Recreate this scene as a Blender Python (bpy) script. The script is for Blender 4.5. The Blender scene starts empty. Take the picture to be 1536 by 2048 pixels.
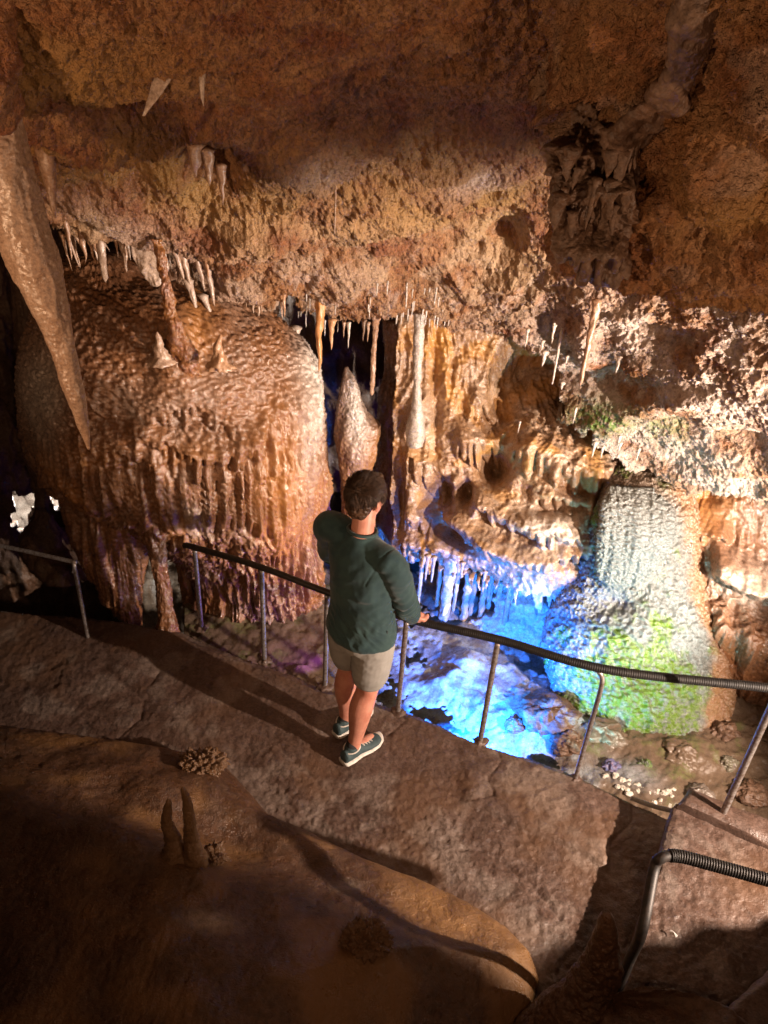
import bpy, bmesh, math, random
import numpy as np
from mathutils import Vector, Matrix

# ------------------------------------------------------------------ camera, world, lamps, exposure
SC = bpy.context.scene
F = 1540.0; CX, CY = 768.0, 1024.0; H = 3.44
_up = -np.array([600 - CX, -(3500 - CY), -F]); _up /= np.linalg.norm(_up)
_fw = np.array([0, 0, -1.0]); _y = _fw - _fw.dot(_up) * _up; _y /= np.linalg.norm(_y); _x = np.cross(_y, _up)
R = np.array([_x, _y, _up]); C0 = np.array([0, 0, H])

def ray(px, py):
    d = np.stack([(np.asarray(px, float) - CX) / F, -(np.asarray(py, float) - CY) / F, -np.ones_like(np.asarray(px, float))], -1)
    return d @ R.T
def at(px, py, t):
    return C0 + np.asarray(t, float)[..., None] * ray(px, py) if np.ndim(t) else C0 + t * ray(px, py)
def fl(px, py, z=0.0):
    d = ray(px, py); return C0 + ((z - H) / d[..., 2])[..., None] * d
def proj(p):
    c = (np.asarray(p, float) - C0) @ R
    return CX + F * c[..., 0] / -c[..., 2], CY - F * c[..., 1] / -c[..., 2], -c[..., 2]

cam_d = bpy.data.cameras.new("camera"); cam = bpy.data.objects.new("camera", cam_d)
SC.collection.objects.link(cam); SC.camera = cam
cam_d.sensor_fit = 'VERTICAL'; cam_d.sensor_height = 24.0; cam_d.lens = 24.0 * F / 2048
cam_d.clip_start = 0.02; cam_d.clip_end = 200
m4 = Matrix([list(R[0]) + [0], list(R[1]) + [0], list(R[2]) + [H], [0, 0, 0, 1]])
cam.matrix_world = m4

W = bpy.data.worlds.new("World"); SC.world = W; W.use_nodes = True
W.node_tree.nodes["Background"].inputs[0].default_value = (0.55, 0.33, 0.22, 1)
W.node_tree.nodes["Background"].inputs[1].default_value = 0.022
SC.view_settings.view_transform = 'Standard'; SC.view_settings.look = 'None'
SC.view_settings.exposure = 0.0; SC.view_settings.gamma = 1.0
SC.cycles.max_bounces = 6; SC.cycles.diffuse_bounces = 3; SC.cycles.glossy_bounces = 2
SC.cycles.use_denoising = True
SC.cycles.sample_clamp_indirect = 4.0

def lamp(name, loc, aim, watts, col, angle=None, size=0.03, blend=0.3):
    l = bpy.data.lights.new(name, 'SPOT' if angle else 'POINT')
    l.energy = watts; l.color = col; l.shadow_soft_size = size
    if angle:
        l.spot_size = math.radians(angle); l.spot_blend = blend
    o = bpy.data.objects.new(name, l); SC.collection.objects.link(o); o.location = loc
    if angle:
        o.rotation_euler = (Vector(aim) - Vector(loc)).to_track_quat('-Z', 'Y').to_euler()
    return o
lamp("key_lamp", (3.5, 1.15, 1.75), (0.2, 4.2, 0.25), 1600, (1.0, 0.76, 0.60), 68, 0.025, 0.4)
lamp("wall_lamp", (3.45, 2.35, 0.85), (1.45, 4.55, 1.28), 1150, (1.0, 0.87, 0.76), 70, 0.03, 0.4)
lamp("roof_fill", (2.2, 0.75, 2.35), (0.9, 2.6, 3.2), 110, (1.0, 0.62, 0.38), 150, 0.05, 0.9)  # added warm fill that rakes the roof from the right
lamp("left_roof_fill", (-1.95, 1.0, 2.35), (-0.2, 3.0, 3.2), 110, (1.0, 0.60, 0.34), 150, 0.05, 0.9)  # added warm fill that rakes the roof from the left
lamp("low_roof_fill", (0.4, -0.4, 1.9), (0.0, 2.7, 3.2), 60, (1.0, 0.56, 0.32), 125, 0.05, 0.9)  # added frontal fill from behind the camera, lifts the upper roof
lamp("ledge_fill", (0.3, 0.1, 2.9), (0.7, 1.8, 0.3), 50, (1.0, 0.54, 0.30), 90, 0.08, 0.9)  # added fill beside the camera, brightens the dim foreground ledge
lamp("blue_lamp", (0.66, 3.30, -0.17), (0.95, 4.7, -0.85), 640, (0.01, 0.17, 1.0), 108, 0.03, 0.6)
lamp("cyan_lamp", (1.30, 3.00, -0.34), (1.75, 4.3, 0.20), 95, (0.36, 0.95, 1.0), 72, 0.03, 0.5)
lamp("violet_lamp", (-0.35, 3.85, -0.2), (-0.75, 4.4, -0.1), 6, (0.45, 0.12, 1.0), 120, 0.03, 0.4)
lamp("cavity_lamp", (-0.1, 5.9, -0.2), (0.2, 5.9, 0.0), 4, (0.25, 0.1, 0.9), None, 0.03)
lamp("far_lamp", (-2.9, 6.1, 0.1), (0, 0, 0), 320, (1.0, 0.93, 0.85), None, 0.1)

# ------------------------------------------------------------------ noise
_rng = np.random.RandomState(7)
_perm = np.concatenate([_rng.permutation(256)] * 2).astype(np.int32)
_g = _rng.normal(size=(256, 3)); _g /= np.linalg.norm(_g, axis=1)[:, None]
def pn(P, seed=0):
    P = np.asarray(P, float) + seed * 17.31
    i = np.floor(P).astype(np.int64); f = P - i; u = f * f * f * (f * (f * 6 - 15) + 10)
    i &= 255
    r = 0
    for dx in (0, 1):
        wx = u[..., 0] if dx else 1 - u[..., 0]
        a = _perm[(i[..., 0] + dx) & 255]
        for dy in (0, 1):
            wy = u[..., 1] if dy else 1 - u[..., 1]
            b = _perm[(a + i[..., 1] + dy) & 255]
            for dz in (0, 1):
                wz = u[..., 2] if dz else 1 - u[..., 2]
                h = _perm[(b + i[..., 2] + dz) & 255]
                g = _g[h]
                r = r + wx * wy * wz * (g[..., 0] * (f[..., 0] - dx) + g[..., 1] * (f[..., 1] - dy) + g[..., 2] * (f[..., 2] - dz))
    return r * 1.6
def fbm(P, o=4, seed=0, gain=0.5, lac=2.07):
    a = 1.0; s = 0; P = np.asarray(P, float)
    for k in range(o):
        s = s + a * pn(P, seed + k); P = P * lac; a *= gain
    return s
def rid(P, o=4, seed=0, gain=0.5, lac=2.1):
    a = 1.0; s = 0; n = 0; P = np.asarray(P, float)
    for k in range(o):
        s = s + a * (1 - 2.2 * np.abs(pn(P, seed + k))); n += a; P = P * lac; a *= gain
    return s / n
def cells(P, seed=0):
    P = np.asarray(P, float) + seed * 3.7
    i = np.floor(P).astype(np.int64); f = P - i
    best = np.full(P.shape[:-1], 9.0); sec = best.copy()
    for dx in (-1, 0, 1):
        for dy in (-1, 0, 1):
            for dz in (-1, 0, 1):
                h = _perm[(_perm[(_perm[(i[..., 0] + dx) & 255] + i[..., 1] + dy) & 255] + i[..., 2] + dz) & 255]
                q = np.stack([dx + (h * 0.6180339) % 1 - f[..., 0], dy + (h * 0.754877) % 1 - f[..., 1], dz + (h * 0.569840) % 1 - f[..., 2]], -1)
                d = np.sqrt((q * q).sum(-1))
                sec = np.minimum(sec, np.maximum(best, d)); best = np.minimum(best, d)
    return best, sec
def ss(a, b, x):
    t = np.clip((x - a) / (b - a), 0, 1); return t * t * (3 - 2 * t)
def blob(px, py, x, y, rx, ry=None, rot=0):
    ry = ry or rx; c, s = math.cos(rot), math.sin(rot)
    dx, dy = px - x, py - y
    return np.exp(-(((dx * c + dy * s) / rx) ** 2 + ((-dx * s + dy * c) / ry) ** 2))
def pip(px, py, poly):
    r = np.zeros(np.shape(px), bool); n = len(poly)
    for k in range(n):
        x1, y1 = poly[k]; x2, y2 = poly[(k + 1) % n]
        if y1 == y2: continue
        c = ((y1 > py) != (y2 > py)) & (px < (x2 - x1) * (py - y1) / (y2 - y1) + x1)
        r ^= c
    return r
def pdist(px, py, poly, closed=True):
    d = np.full(np.shape(px), 1e9); n = len(poly)
    for k in range(n if closed else n - 1):
        ax, ay = poly[k]; bx, by = poly[(k + 1) % n]
        L = (bx - ax) ** 2 + (by - ay) ** 2 + 1e-12
        t = np.clip(((px - ax) * (bx - ax) + (py - ay) * (by - ay)) / L, 0, 1)
        d = np.minimum(d, np.hypot(px - ax - t * (bx - ax), py - ay - t * (by - ay)))
    return d

class Fringe:
    """a ledge with a row of hanging fingers: lip = polyline, A = how far it stands out, L = ramp above it"""
    def __init__(s, lip, A, L, period, length, seed, taper=25, wid=0.62):
        s.lip = lip; s.A = A; s.L = L; s.taper = taper
        r = random.Random(seed); s.f = []
        x = lip[0][0] + period * .5
        while x < lip[-1][0]:
            s.f.append((x, period * wid * r.uniform(.55, 1.1), length * r.uniform(.25, 1.15))); x += period * r.uniform(.65, 1.35)
    def __call__(s, u, v):
        xs = [p[0] for p in s.lip]; vb = np.interp(u, xs, [p[1] for p in s.lip])
        e = ss(xs[0] - 4, xs[0] + s.taper, u) * (1 - ss(xs[-1] - s.taper, xs[-1] + 4, u))
        dr = np.zeros_like(u); rd = np.full_like(u, .0)
        for c, w, l in s.f:
            q = np.clip(1 - ((u - c) / w) ** 2, 0, 1)
            m = q > 0
            k = l * q ** .45; b = m & (k > dr)
            dr = np.where(b, k, dr); rd = np.where(b, np.sqrt(q), rd)
        up = ss(0, 1, (v - (vb - s.L)) / s.L) ** 1.3
        below = ss(0, 1, (v - vb) / 6)
        amp = up * (1 - below * (1 - (.35 + .65 * rd)))
        amp = amp * (1 - .35 * ss(0, 1, (v - vb) / (dr + 2)))
        ins = ss(0, 1, (vb + dr + 2 - v) / 4)
        return s.A * e * amp * ins

# ------------------------------------------------------------------ mesh and object helpers
COL = SC.collection
def tag(o, label=None, cat=None, group=None, kind=None):
    if label: o["label"] = label
    if cat: o["category"] = cat
    if group: o["group"] = group
    if kind: o["kind"] = kind
    return o
def empty(name, loc):
    o = bpy.data.objects.new(name, None); COL.objects.link(o); o.location = loc; o.empty_display_size = .1
    return o
def mk(name, V, Fc, mat, parent=None, smooth=True, cols=None):
    """V in world coordinates; the object's origin is set at its parent's (or the world's)"""
    me = bpy.data.meshes.new(name)
    V = np.asarray(V, float)
    off = np.array(parent.location) if parent is not None else np.zeros(3)
    if parent is not None and parent.parent is not None: off = off + np.array(parent.parent.location)
    if isinstance(Fc, np.ndarray) and len(Fc):
        k = Fc.shape[1]
        me.vertices.add(len(V)); me.vertices.foreach_set("co", (V - off).ravel())
        me.loops.add(Fc.size); me.loops.foreach_set("vertex_index", Fc.ravel().astype(np.int32))
        me.polygons.add(len(Fc)); me.polygons.foreach_set("loop_start", np.arange(0, Fc.size, k, dtype=np.int32))
        me.polygons.foreach_set("loop_total", np.full(len(Fc), k, np.int32))
        me.update(calc_edges=True); me.validate()
    else:
        me.from_pydata([tuple(p) for p in (V - off)], [], [tuple(f) for f in Fc]); me.update()
    if smooth: me.polygons.foreach_set("use_smooth", np.ones(len(me.polygons), bool))
    if cols is not None:
        a = me.color_attributes.new("msk", 'FLOAT_COLOR', 'POINT')
        c = np.zeros((len(V), 4)); c[:, :cols.shape[1]] = cols; c[:, 3] = 1
        a.data.foreach_set("color", c.ravel())
    if mat: me.materials.append(mat)
    o = bpy.data.objects.new(name, me); COL.objects.link(o)
    if parent is not None: o.parent = parent
    return o
def gridF(nv, nu, wrap=False, flip=False):
    i = np.arange(nv - 1)[:, None]; j = np.arange(nu if wrap else nu - 1)[None]
    j2 = (j + 1) % nu
    f = np.stack([i * nu + j, i * nu + j2, (i + 1) * nu + j2, (i + 1) * nu + j], -1).reshape(-1, 4)
    return f[:, ::-1] if flip else f
def gnorm(P, wrap=False):
    du = np.roll(P, -1, 1) - np.roll(P, 1, 1) if wrap else np.gradient(P, axis=1)
    dv = np.gradient(P, axis=0)
    n = np.cross(du, dv); return n / (np.linalg.norm(n, axis=-1, keepdims=True) + 1e-12)
def tps(ctrl, px, py):
    c = np.array(ctrl, float); x, y = c[:, 0] / 500, c[:, 1] / 500; v = np.log(c[:, 2]); n = len(c)
    def U(r2): return r2 * np.log(r2 + 1e-9)
    K = U((x[:, None] - x) ** 2 + (y[:, None] - y) ** 2) + np.eye(n) * 1e-3
    Pm = np.stack([np.ones(n), x, y], 1)
    A = np.block([[K, Pm], [Pm.T, np.zeros((3, 3))]]); w = np.linalg.solve(A, np.r_[v, 0, 0, 0])
    X, Y = px / 500, py / 500; r = w[n] + w[n + 1] * X + w[n + 2] * Y
    for k in range(n): r = r + w[k] * U((X - x[k]) ** 2 + (Y - y[k]) ** 2)
    return np.exp(r)

def relief(name, ctrl, box, step, disp, mat, mask=None, holes=(), cols=None, back=0.35, warp=0, **tg):
    """a rock face: depths given at points of the view, then displaced in world space; free edges get a thickness"""
    x0, x1, y0, y1 = box
    u = np.arange(x0, x1 + step, step, dtype=float); v = np.arange(y0, y1 + step, step, dtype=float)
    px, py = np.meshgrid(u, v)
    P = at(px, py, tps(ctrl, px, py)); N = gnorm(P)
    s = np.sign((N * (C0 - P)).sum(-1).mean()); N = N * s
    P = P + N * disp(P, px, py)[..., None]
    keep = np.ones(px.shape, bool)
    if mask is not None:
        jx = px + warp * pn(P * 9, 31) + warp * .6 * pn(P * 27, 32); jy = py + warp * pn(P * 9, 33) + warp * .6 * pn(P * 27, 34)
        keep = pip(jx, jy, mask)
        for h in holes: keep &= ~pip(jx, jy, h)
    Fc = gridF(*px.shape, flip=(s > 0))
    k = keep.ravel(); Fc = Fc[k[Fc].all(1)]
    # thickness: drop border edges back into the rock
    V = P.reshape(-1, 3)
    e = np.concatenate([Fc[:, [a, (a + 1) % 4]] for a in range(4)])
    key = np.sort(e, 1); key = key[:, 0] * len(V) + key[:, 1]
    uq, idx, cnt = np.unique(key, return_index=True, return_counts=True)
    be = e[idx[cnt == 1]]
    bv = np.unique(be); mp = np.full(len(V), -1); mp[bv] = np.arange(len(bv)) + len(V)
    d = V[bv] - C0; d /= np.linalg.norm(d, axis=1)[:, None]
    V2 = V[bv] + d * back + np.array([0, 0, back * .25])
    side = np.stack([be[:, 1], be[:, 0], mp[be[:, 0]], mp[be[:, 1]]], 1)
    allV = np.concatenate([V, V2]); allF = np.concatenate([Fc, side])
    used = np.unique(allF); re = np.full(len(allV), -1); re[used] = np.arange(len(used))
    c = cols(P, px, py).reshape(-1, 3) if cols else np.zeros((len(V), 3))
    c = np.concatenate([c, c[bv]])[used]
    o = mk(name, allV[used], re[allF], mat, cols=c)
    return tag(o, **tg)

def smooth_interp(x, xp, fp):
    """monotone-ish cubic through the rows"""
    xp = np.asarray(xp, float); fp = np.asarray(fp, float)
    m = np.gradient(fp, xp); i = np.clip(np.searchsorted(xp, x) - 1, 0, len(xp) - 2)
    h = xp[i + 1] - xp[i]; t = (x - xp[i]) / h
    return (2 * t**3 - 3 * t**2 + 1) * fp[i] + (t**3 - 2 * t**2 + t) * h * m[i] + (-2 * t**3 + 3 * t**2) * fp[i + 1] + (t**3 - t**2) * h * m[i + 1]

def body(name, rows, nv, nu, disp, mat, deep=.9, cols=None, parent=None, caps=True, **tg):
    """a solid of horizontal elliptic rings; rows = (y, left, right, depth of axis) as seen from the camera"""
    r = np.array(rows, float); y = np.linspace(r[0, 0], r[-1, 0], nv)
    xl = smooth_interp(y, r[:, 0], r[:, 1]); xr = smooth_interp(y, r[:, 0], r[:, 2]); t = smooth_interp(y, r[:, 0], r[:, 3])
    c = at((xl + xr) / 2, y, t); a = np.maximum((xr - xl) / 2 * t / F, .0015)
    th = np.linspace(0, 2 * np.pi, nu, endpoint=False)
    P = c[:, None] + (a[:, None] * np.cos(th))[..., None] * np.array([1., 0, 0]) + (a[:, None] * deep * np.sin(th))[..., None] * np.array([0, 1., 0])
    N = gnorm(P, True); s = np.sign((N * (P - c[:, None])).sum(-1).mean()); N *= s
    fade = np.minimum(1, a / a.max() * 4)[:, None]
    px, py, _ = proj(P)
    P = P + N * (disp(P, px, py, N) * fade)[..., None]
    V = P.reshape(-1, 3); Fc = gridF(nv, nu, True, flip=(s > 0))
    cc = cols(P, px, py).reshape(-1, 3) if cols else np.zeros((len(V), 3))
    V = np.concatenate([V, [P[0].mean(0), P[-1].mean(0)]]); cc = np.concatenate([cc, cc[:1], cc[-1:]])
    n = nv * nu; j = np.arange(nu); j2 = (j + 1) % nu
    c1 = np.stack([j2, j, np.full(nu, n), np.full(nu, n)], 1)[:, :3]; c2 = np.stack([(nv - 1) * nu + j, (nv - 1) * nu + j2, np.full(nu, n + 1)], 1)
    if s > 0: c1 = c1[:, ::-1]; c2 = c2[:, ::-1]
    me_faces = [tuple(f) for f in Fc] + [tuple(f) for f in c1] + [tuple(f) for f in c2]
    o = mk(name, V, me_faces, mat, parent, cols=cc)
    return tag(o, **tg)

def drop(px, py, t, y_tip, w, seed=0, bulge=0, lean=0):
    """world-vertical hanging stone from (px,py) at depth t down to image height y_tip; w = width there in metres"""
    top = at(px, py, t); zs = np.linspace(top[2], top[2] - 3, 600)
    q = np.stack([np.full(600, top[0]), np.full(600, top[1]), zs], 1); yy = proj(q)[1]
    k = int(np.argmin(abs(yy - y_tip))); L = top[2] - zs[k]
    return top, max(L, .01)
def stalactite(name, px, py, t, y_tip, w, mat, label, cat="stalactite", group=None, seed=0, nv=None, nu=16, rough=.20, taper=1.0, tipw=.12, lean=(0, 0), up=False, cols=None, collar=.12):
    top, L = drop(px, py, t, y_tip, w)
    nv = nv or int(np.clip(L / .012, 10, 120)); s = np.linspace(0, 1, nv)
    rad = w / 2 * (tipw + (1 - tipw) * (1 - s) ** taper) + w * collar * np.exp(-s * 14)
    rad[-1] *= .25
    rad = rad * np.minimum(1, .35 + (1 - s) * L / w * 1.2)
    th = np.linspace(0, 2 * np.pi, nu, endpoint=False)
    cxy = np.stack([pn(np.stack([s * 3, s * 0 + seed, s * 0], 1)), pn(np.stack([s * 3, s * 0 + seed, s * 0 + 5], 1))], 1) * w * .14
    ax = np.zeros((nv, 3)); ax[:, :2] = cxy + s[:, None] * np.array(lean); ax[:, 2] = -s * L
    P = top + ax[:, None] + np.stack([rad[:, None] * np.cos(th), rad[:, None] * np.sin(th), np.zeros((nv, nu))], -1)
    nz = fbm(P * np.array([1, 1, .5]) * (2.2 / w), 3, seed)
    P = P + np.stack([np.cos(th) * nz * rad[:, None], np.sin(th) * nz * rad[:, None], np.zeros((nv, nu))], -1) * rough * 2
    V = np.concatenate([P.reshape(-1, 3), [P[0].mean(0) + [0, 0, w * .3], P[-1].mean(0) - [0, 0, w * .05]]]); n = nv * nu
    Fc = [tuple(f) for f in gridF(nv, nu, True, flip=True)]
    Fc += [(j, (j + 1) % nu, n) for j in range(nu)] + [((nv - 1) * nu + (j + 1) % nu, (nv - 1) * nu + j, n + 1) for j in range(nu)]
    cc = np.zeros((len(V), 3))
    if cols is not None: cc[:] = cols
    o = mk(name, V, Fc, mat, cols=cc)
    return tag(o, label, cat, group)
def stalagmite(name, px, py_base, py_top, t, w, mat, label, cat="stalagmite", group=None, seed=0, nu=20, rough=.14, cols=None, parent=None, power=.55):
    """stands: base at (px,py_base,t), grows vertically up to image height py_top"""
    b = at(px, py_base, t); zs = np.linspace(b[2], b[2] + 3, 900)
    yy = proj(np.stack([np.full(900, b[0]), np.full(900, b[1]), zs], 1))[1]; L = max(zs[int(np.argmin(abs(yy - py_top)))] - b[2], .01)
    nv = int(np.clip(L / .012, 12, 140)); s = np.linspace(0, 1, nv)
    rad = w / 2 * (1 - s) ** power * (1 + 1.0 * np.exp(-s * 7)) + .002
    th = np.linspace(0, 2 * np.pi, nu, endpoint=False)
    ax = np.zeros((nv, 3)); ax[:, 0] = pn(np.stack([s * 2.5, s * 0 + seed, s * 0], 1)) * w * .3; ax[:, 1] = pn(np.stack([s * 2.5, s * 0, s * 0 + seed], 1)) * w * .3
    ax[:, 2] = s * L
    P = b + ax[:, None] + np.stack([rad[:, None] * np.cos(th), rad[:, None] * np.sin(th), np.zeros((nv, nu))], -1)
    nz = fbm(P * (2.6 / w), 4, seed)
    P[..., 0] += np.cos(th) * nz * rad[:, None] * rough * 2; P[..., 1] += np.sin(th) * nz * rad[:, None] * rough * 2
    V = np.concatenate([P.reshape(-1, 3), [P[0].mean(0) - [0, 0, .02], P[-1].mean(0) + [0, 0, .002]]]); n = nv * nu
    Fc = [tuple(f) for f in gridF(nv, nu, True)]
    Fc += [((j + 1) % nu, j, n) for j in range(nu)] + [((nv - 1) * nu + j, (nv - 1) * nu + (j + 1) % nu, n + 1) for j in range(nu)]
    cc = np.zeros((len(V), 3))
    if cols is not None: cc[:] = cols
    o = mk(name, V, Fc, mat, parent, cols=cc)
    if parent is None: tag(o, label, cat, group)
    return o

def tube(path, rad, nu=10, close=False, rfun=None, squash=None):
    """swept tube; returns V,F"""
    p = np.asarray(path, float); n = len(p); rad = np.broadcast_to(rad, (n,)).astype(float)
    T = np.gradient(p, axis=0); T /= np.linalg.norm(T, axis=1)[:, None] + 1e-12
    u = np.cross(T[0], [0, 0, 1.0]); u = u if np.linalg.norm(u) > .1 else np.cross(T[0], [0, 1.0, 0])
    U = []
    for k in range(n):
        u = u - T[k] * u.dot(T[k]); u /= np.linalg.norm(u); U.append(u)
    U = np.array(U); B = np.cross(T, U)
    th = np.linspace(0, 2 * np.pi, nu, endpoint=False)
    P = p[:, None] + rad[:, None, None] * (np.cos(th)[None, :, None] * U[:, None] + np.sin(th)[None, :, None] * B[:, None])
    V = np.concatenate([P.reshape(-1, 3), [p[0], p[-1]]]); m = n * nu
    Fc = [tuple(f) for f in gridF(n, nu, True)]
    Fc += [((j + 1) % nu, j, m) for j in range(nu)] + [((n - 1) * nu + j, (n - 1) * nu + (j + 1) % nu, m + 1) for j in range(nu)]
    return V, Fc
def join(parts):
    V = []; Fc = []; n = 0
    for v, f in parts:
        V.append(np.asarray(v)); Fc += [tuple(int(i) + n for i in q) for q in f]; n += len(v)
    return np.concatenate(V), Fc
def bez(pts, n=40):
    """Catmull-Rom through points"""
    p = np.asarray(pts, float); p = np.vstack([2 * p[0] - p[1], p, 2 * p[-1] - p[-2]]); out = []
    m = len(p) - 3
    for s in np.linspace(0, m, n):
        i = min(int(s), m - 1); t = s - i; a, b, c, d = p[i:i + 4]
        out.append(.5 * ((2 * b) + (c - a) * t + (2 * a - 5 * b + 4 * c - d) * t * t + (3 * b - a - 3 * c + d) * t**3))
    return np.array(out)

# ------------------------------------------------------------------ materials
def nmat(name):
    m = bpy.data.materials.new(name); m.use_nodes = True; nt = m.node_tree; nt.nodes.clear()
    out = nt.nodes.new("ShaderNodeOutputMaterial"); b = nt.nodes.new("ShaderNodeBsdfPrincipled")
    nt.links.new(b.outputs[0], out.inputs[0]); return m, nt, b
def tex(nt, sc, detail=6, rough=.6, vec=None, stretch=None, dist=0):
    n = nt.nodes.new("ShaderNodeTexNoise"); n.inputs["Scale"].default_value = sc; n.inputs["Detail"].default_value = detail
    n.inputs["Roughness"].default_value = rough; n.inputs["Distortion"].default_value = dist
    if stretch:
        mp = nt.nodes.new("ShaderNodeMapping"); mp.inputs["Scale"].default_value = stretch; nt.links.new(vec, mp.inputs[0]); vec = mp.outputs[0]
    if vec is not None: nt.links.new(vec, n.inputs["Vector"])
    return n.outputs["Fac"]
def ramp(nt, fac, stops):
    r = nt.nodes.new("ShaderNodeValToRGB"); nt.links.new(fac, r.inputs[0])
    while len(r.color_ramp.elements) < len(stops): r.color_ramp.elements.new(.5)
    for e, (p, c) in zip(r.color_ramp.elements, stops): e.position = p; e.color = (*c, 1) if len(c) == 3 else c
    return r.outputs[0]
def mixc(nt, f, a, b, mode='MIX'):
    n = nt.nodes.new("ShaderNodeMix"); n.data_type = 'RGBA'; n.blend_type = mode
    for k, s in ((0, f), (6, a), (7, b)):
        if isinstance(s, (int, float)): n.inputs[k].default_value = s
        elif isinstance(s, tuple): n.inputs[k].default_value = (*s, 1)
        else: nt.links.new(s, n.inputs[k])
    return n.outputs[2]
def math_(nt, op, a, b=0.0):
    n = nt.nodes.new("ShaderNodeMath"); n.operation = op
    for k, s in ((0, a), (1, b)):
        if isinstance(s, (int, float)): n.inputs[k].default_value = s
        else: nt.links.new(s, n.inputs[k])
    return n.outputs[0]
def rock(name, c1, c2, c3, rough=.5, big=1.6, mid=9, bump=((60, .5, .006),), stretch=None, white=(.62, .55, .48), green=(.09, .22, .015), ochre=(.42, .2, .05), spec=.5, crust=None, coat=0):
    m, nt, b = nmat(name)
    tc = nt.nodes.new("ShaderNodeNewGeometry").outputs["Position"]
    a = tex(nt, big, 5, .6, tc, stretch, .3); d = tex(nt, mid, 8, .65, tc, stretch)
    base = mixc(nt, ramp(nt, a, [(.36, (0, 0, 0)), (.62, (1, 1, 1))]), c1, c2)
    base = mixc(nt, ramp(nt, d, [(.42, (0, 0, 0)), (.66, (1, 1, 1))]), base, c3)
    fine = tex(nt, mid * 7, 5, .7, tc)
    base = mixc(nt, .75, base, ramp(nt, fine, [(.34, (.30, .27, .25)), (.60, (1, 1, 1))]), 'MULTIPLY')
    at_ = nt.nodes.new("ShaderNodeAttribute"); at_.attribute_name = "msk"
    sp = nt.nodes.new("ShaderNodeSeparateColor"); nt.links.new(at_.outputs["Color"], sp.inputs[0])
    base = mixc(nt, sp.outputs[2], base, ochre)
    wv = mixc(nt, .6, white, ramp(nt, fine, [(.36, (.32, .30, .28)), (.58, (1, 1, 1))]), 'MULTIPLY')
    base = mixc(nt, sp.outputs[0], base, wv)
    gf = math_(nt, 'MULTIPLY', sp.outputs[1], ramp(nt, tex(nt, 26, 8, .75, tc), [(.42, (.05, .05, .05)), (.53, (1, 1, 1))]))
    base = mixc(nt, gf, base, green)
    nt.links.new(base, b.inputs["Base Color"])
    rr = ramp(nt, tex(nt, mid * 2, 4, .6, tc), [(.35, (rough * .55,) * 3), (.7, (min(1, rough * 1.35),) * 3)])
    nt.links.new(rr, b.inputs["Roughness"]); b.inputs["Specular IOR Level"].default_value = spec
    if coat: b.inputs["Coat Weight"].default_value = coat; b.inputs["Coat Roughness"].default_value = .12
    prev = None
    for sc, st, dist in bump:
        h = tex(nt, sc, 4, .62, tc, stretch if sc < 40 else None)
        bp = nt.nodes.new("ShaderNodeBump"); bp.inputs["Strength"].default_value = st; bp.inputs["Distance"].default_value = dist
        nt.links.new(h, bp.inputs["Height"])
        if prev: nt.links.new(prev, bp.inputs["Normal"])
        prev = bp.outputs[0]
    nt.links.new(prev, b.inputs["Normal"])
    return m
def plain(name, c, rough=.5, metal=0, bump=None, var=None, spec=.5, sss=0, sheen=0):
    m, nt, b = nmat(name)
    tc = nt.nodes.new("ShaderNodeTexCoord").outputs["Object"]
    if var:
        sc, c2 = var; nt.links.new(mixc(nt, ramp(nt, tex(nt, sc, 6, .65, tc), [(.4, (0, 0, 0)), (.62, (1, 1, 1))]), c, c2), b.inputs[0])
    else: b.inputs[0].default_value = (*c, 1)
    b.inputs["Roughness"].default_value = rough; b.inputs["Metallic"].default_value = metal; b.inputs["Specular IOR Level"].default_value = spec
    if sss: b.inputs["Subsurface Weight"].default_value = sss; b.inputs["Subsurface Radius"].default_value = (.012, .004, .002)
    if sheen: b.inputs["Sheen Weight"].default_value = sheen
    if bump:
        bp = nt.nodes.new("ShaderNodeBump"); bp.inputs["Strength"].default_value = bump[1]; bp.inputs["Distance"].default_value = bump[2]
        nt.links.new(tex(nt, bump[0], 5, .6, tc), bp.inputs["Height"]); nt.links.new(bp.outputs[0], b.inputs["Normal"])
    return m

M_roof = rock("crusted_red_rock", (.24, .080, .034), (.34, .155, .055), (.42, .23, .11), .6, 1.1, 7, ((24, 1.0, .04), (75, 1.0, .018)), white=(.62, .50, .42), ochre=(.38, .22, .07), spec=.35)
M_flow = rock("wet_flowstone", (.17, .070, .030), (.27, .125, .055), (.22, .115, .065), .28, 1.4, 8, ((38, .6, .012), (130, .7, .005)), stretch=(1, 1, .4), spec=.7, ochre=(.34, .145, .04))
M_wall = rock("golden_flowstone", (.30, .165, .085), (.38, .225, .12), (.42, .29, .20), .34, 1.8, 10, ((40, .55, .010), (120, .6, .005)), stretch=(1, 1, .45), spec=.6, ochre=(.42, .20, .045))
M_white = rock("pale_calcite", (.52, .44, .37), (.60, .54, .48), (.44, .36, .30), .32, 2.2, 12, ((45, .6, .009), (110, .7, .005)), spec=.55)
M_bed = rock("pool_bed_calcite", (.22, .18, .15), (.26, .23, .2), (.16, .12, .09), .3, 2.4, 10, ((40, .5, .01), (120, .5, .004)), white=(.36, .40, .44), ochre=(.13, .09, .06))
M_pave = rock("damp_stone_paving", (.080, .047, .034), (.108, .066, .050), (.135, .086, .066), .55, 2.2, 9, ((22, .4, .014), (110, .7, .005)), ochre=(.115, .062, .034), spec=.5)
M_ledge = rock("smooth_brown_flowstone", (.075, .034, .016), (.11, .052, .024), (.10, .052, .028), .42, 1.5, 6, ((45, .5, .008), (120, 1.0, .007)), stretch=(1, 1, 1), ochre=(.24, .125, .045), spec=.5)
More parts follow.
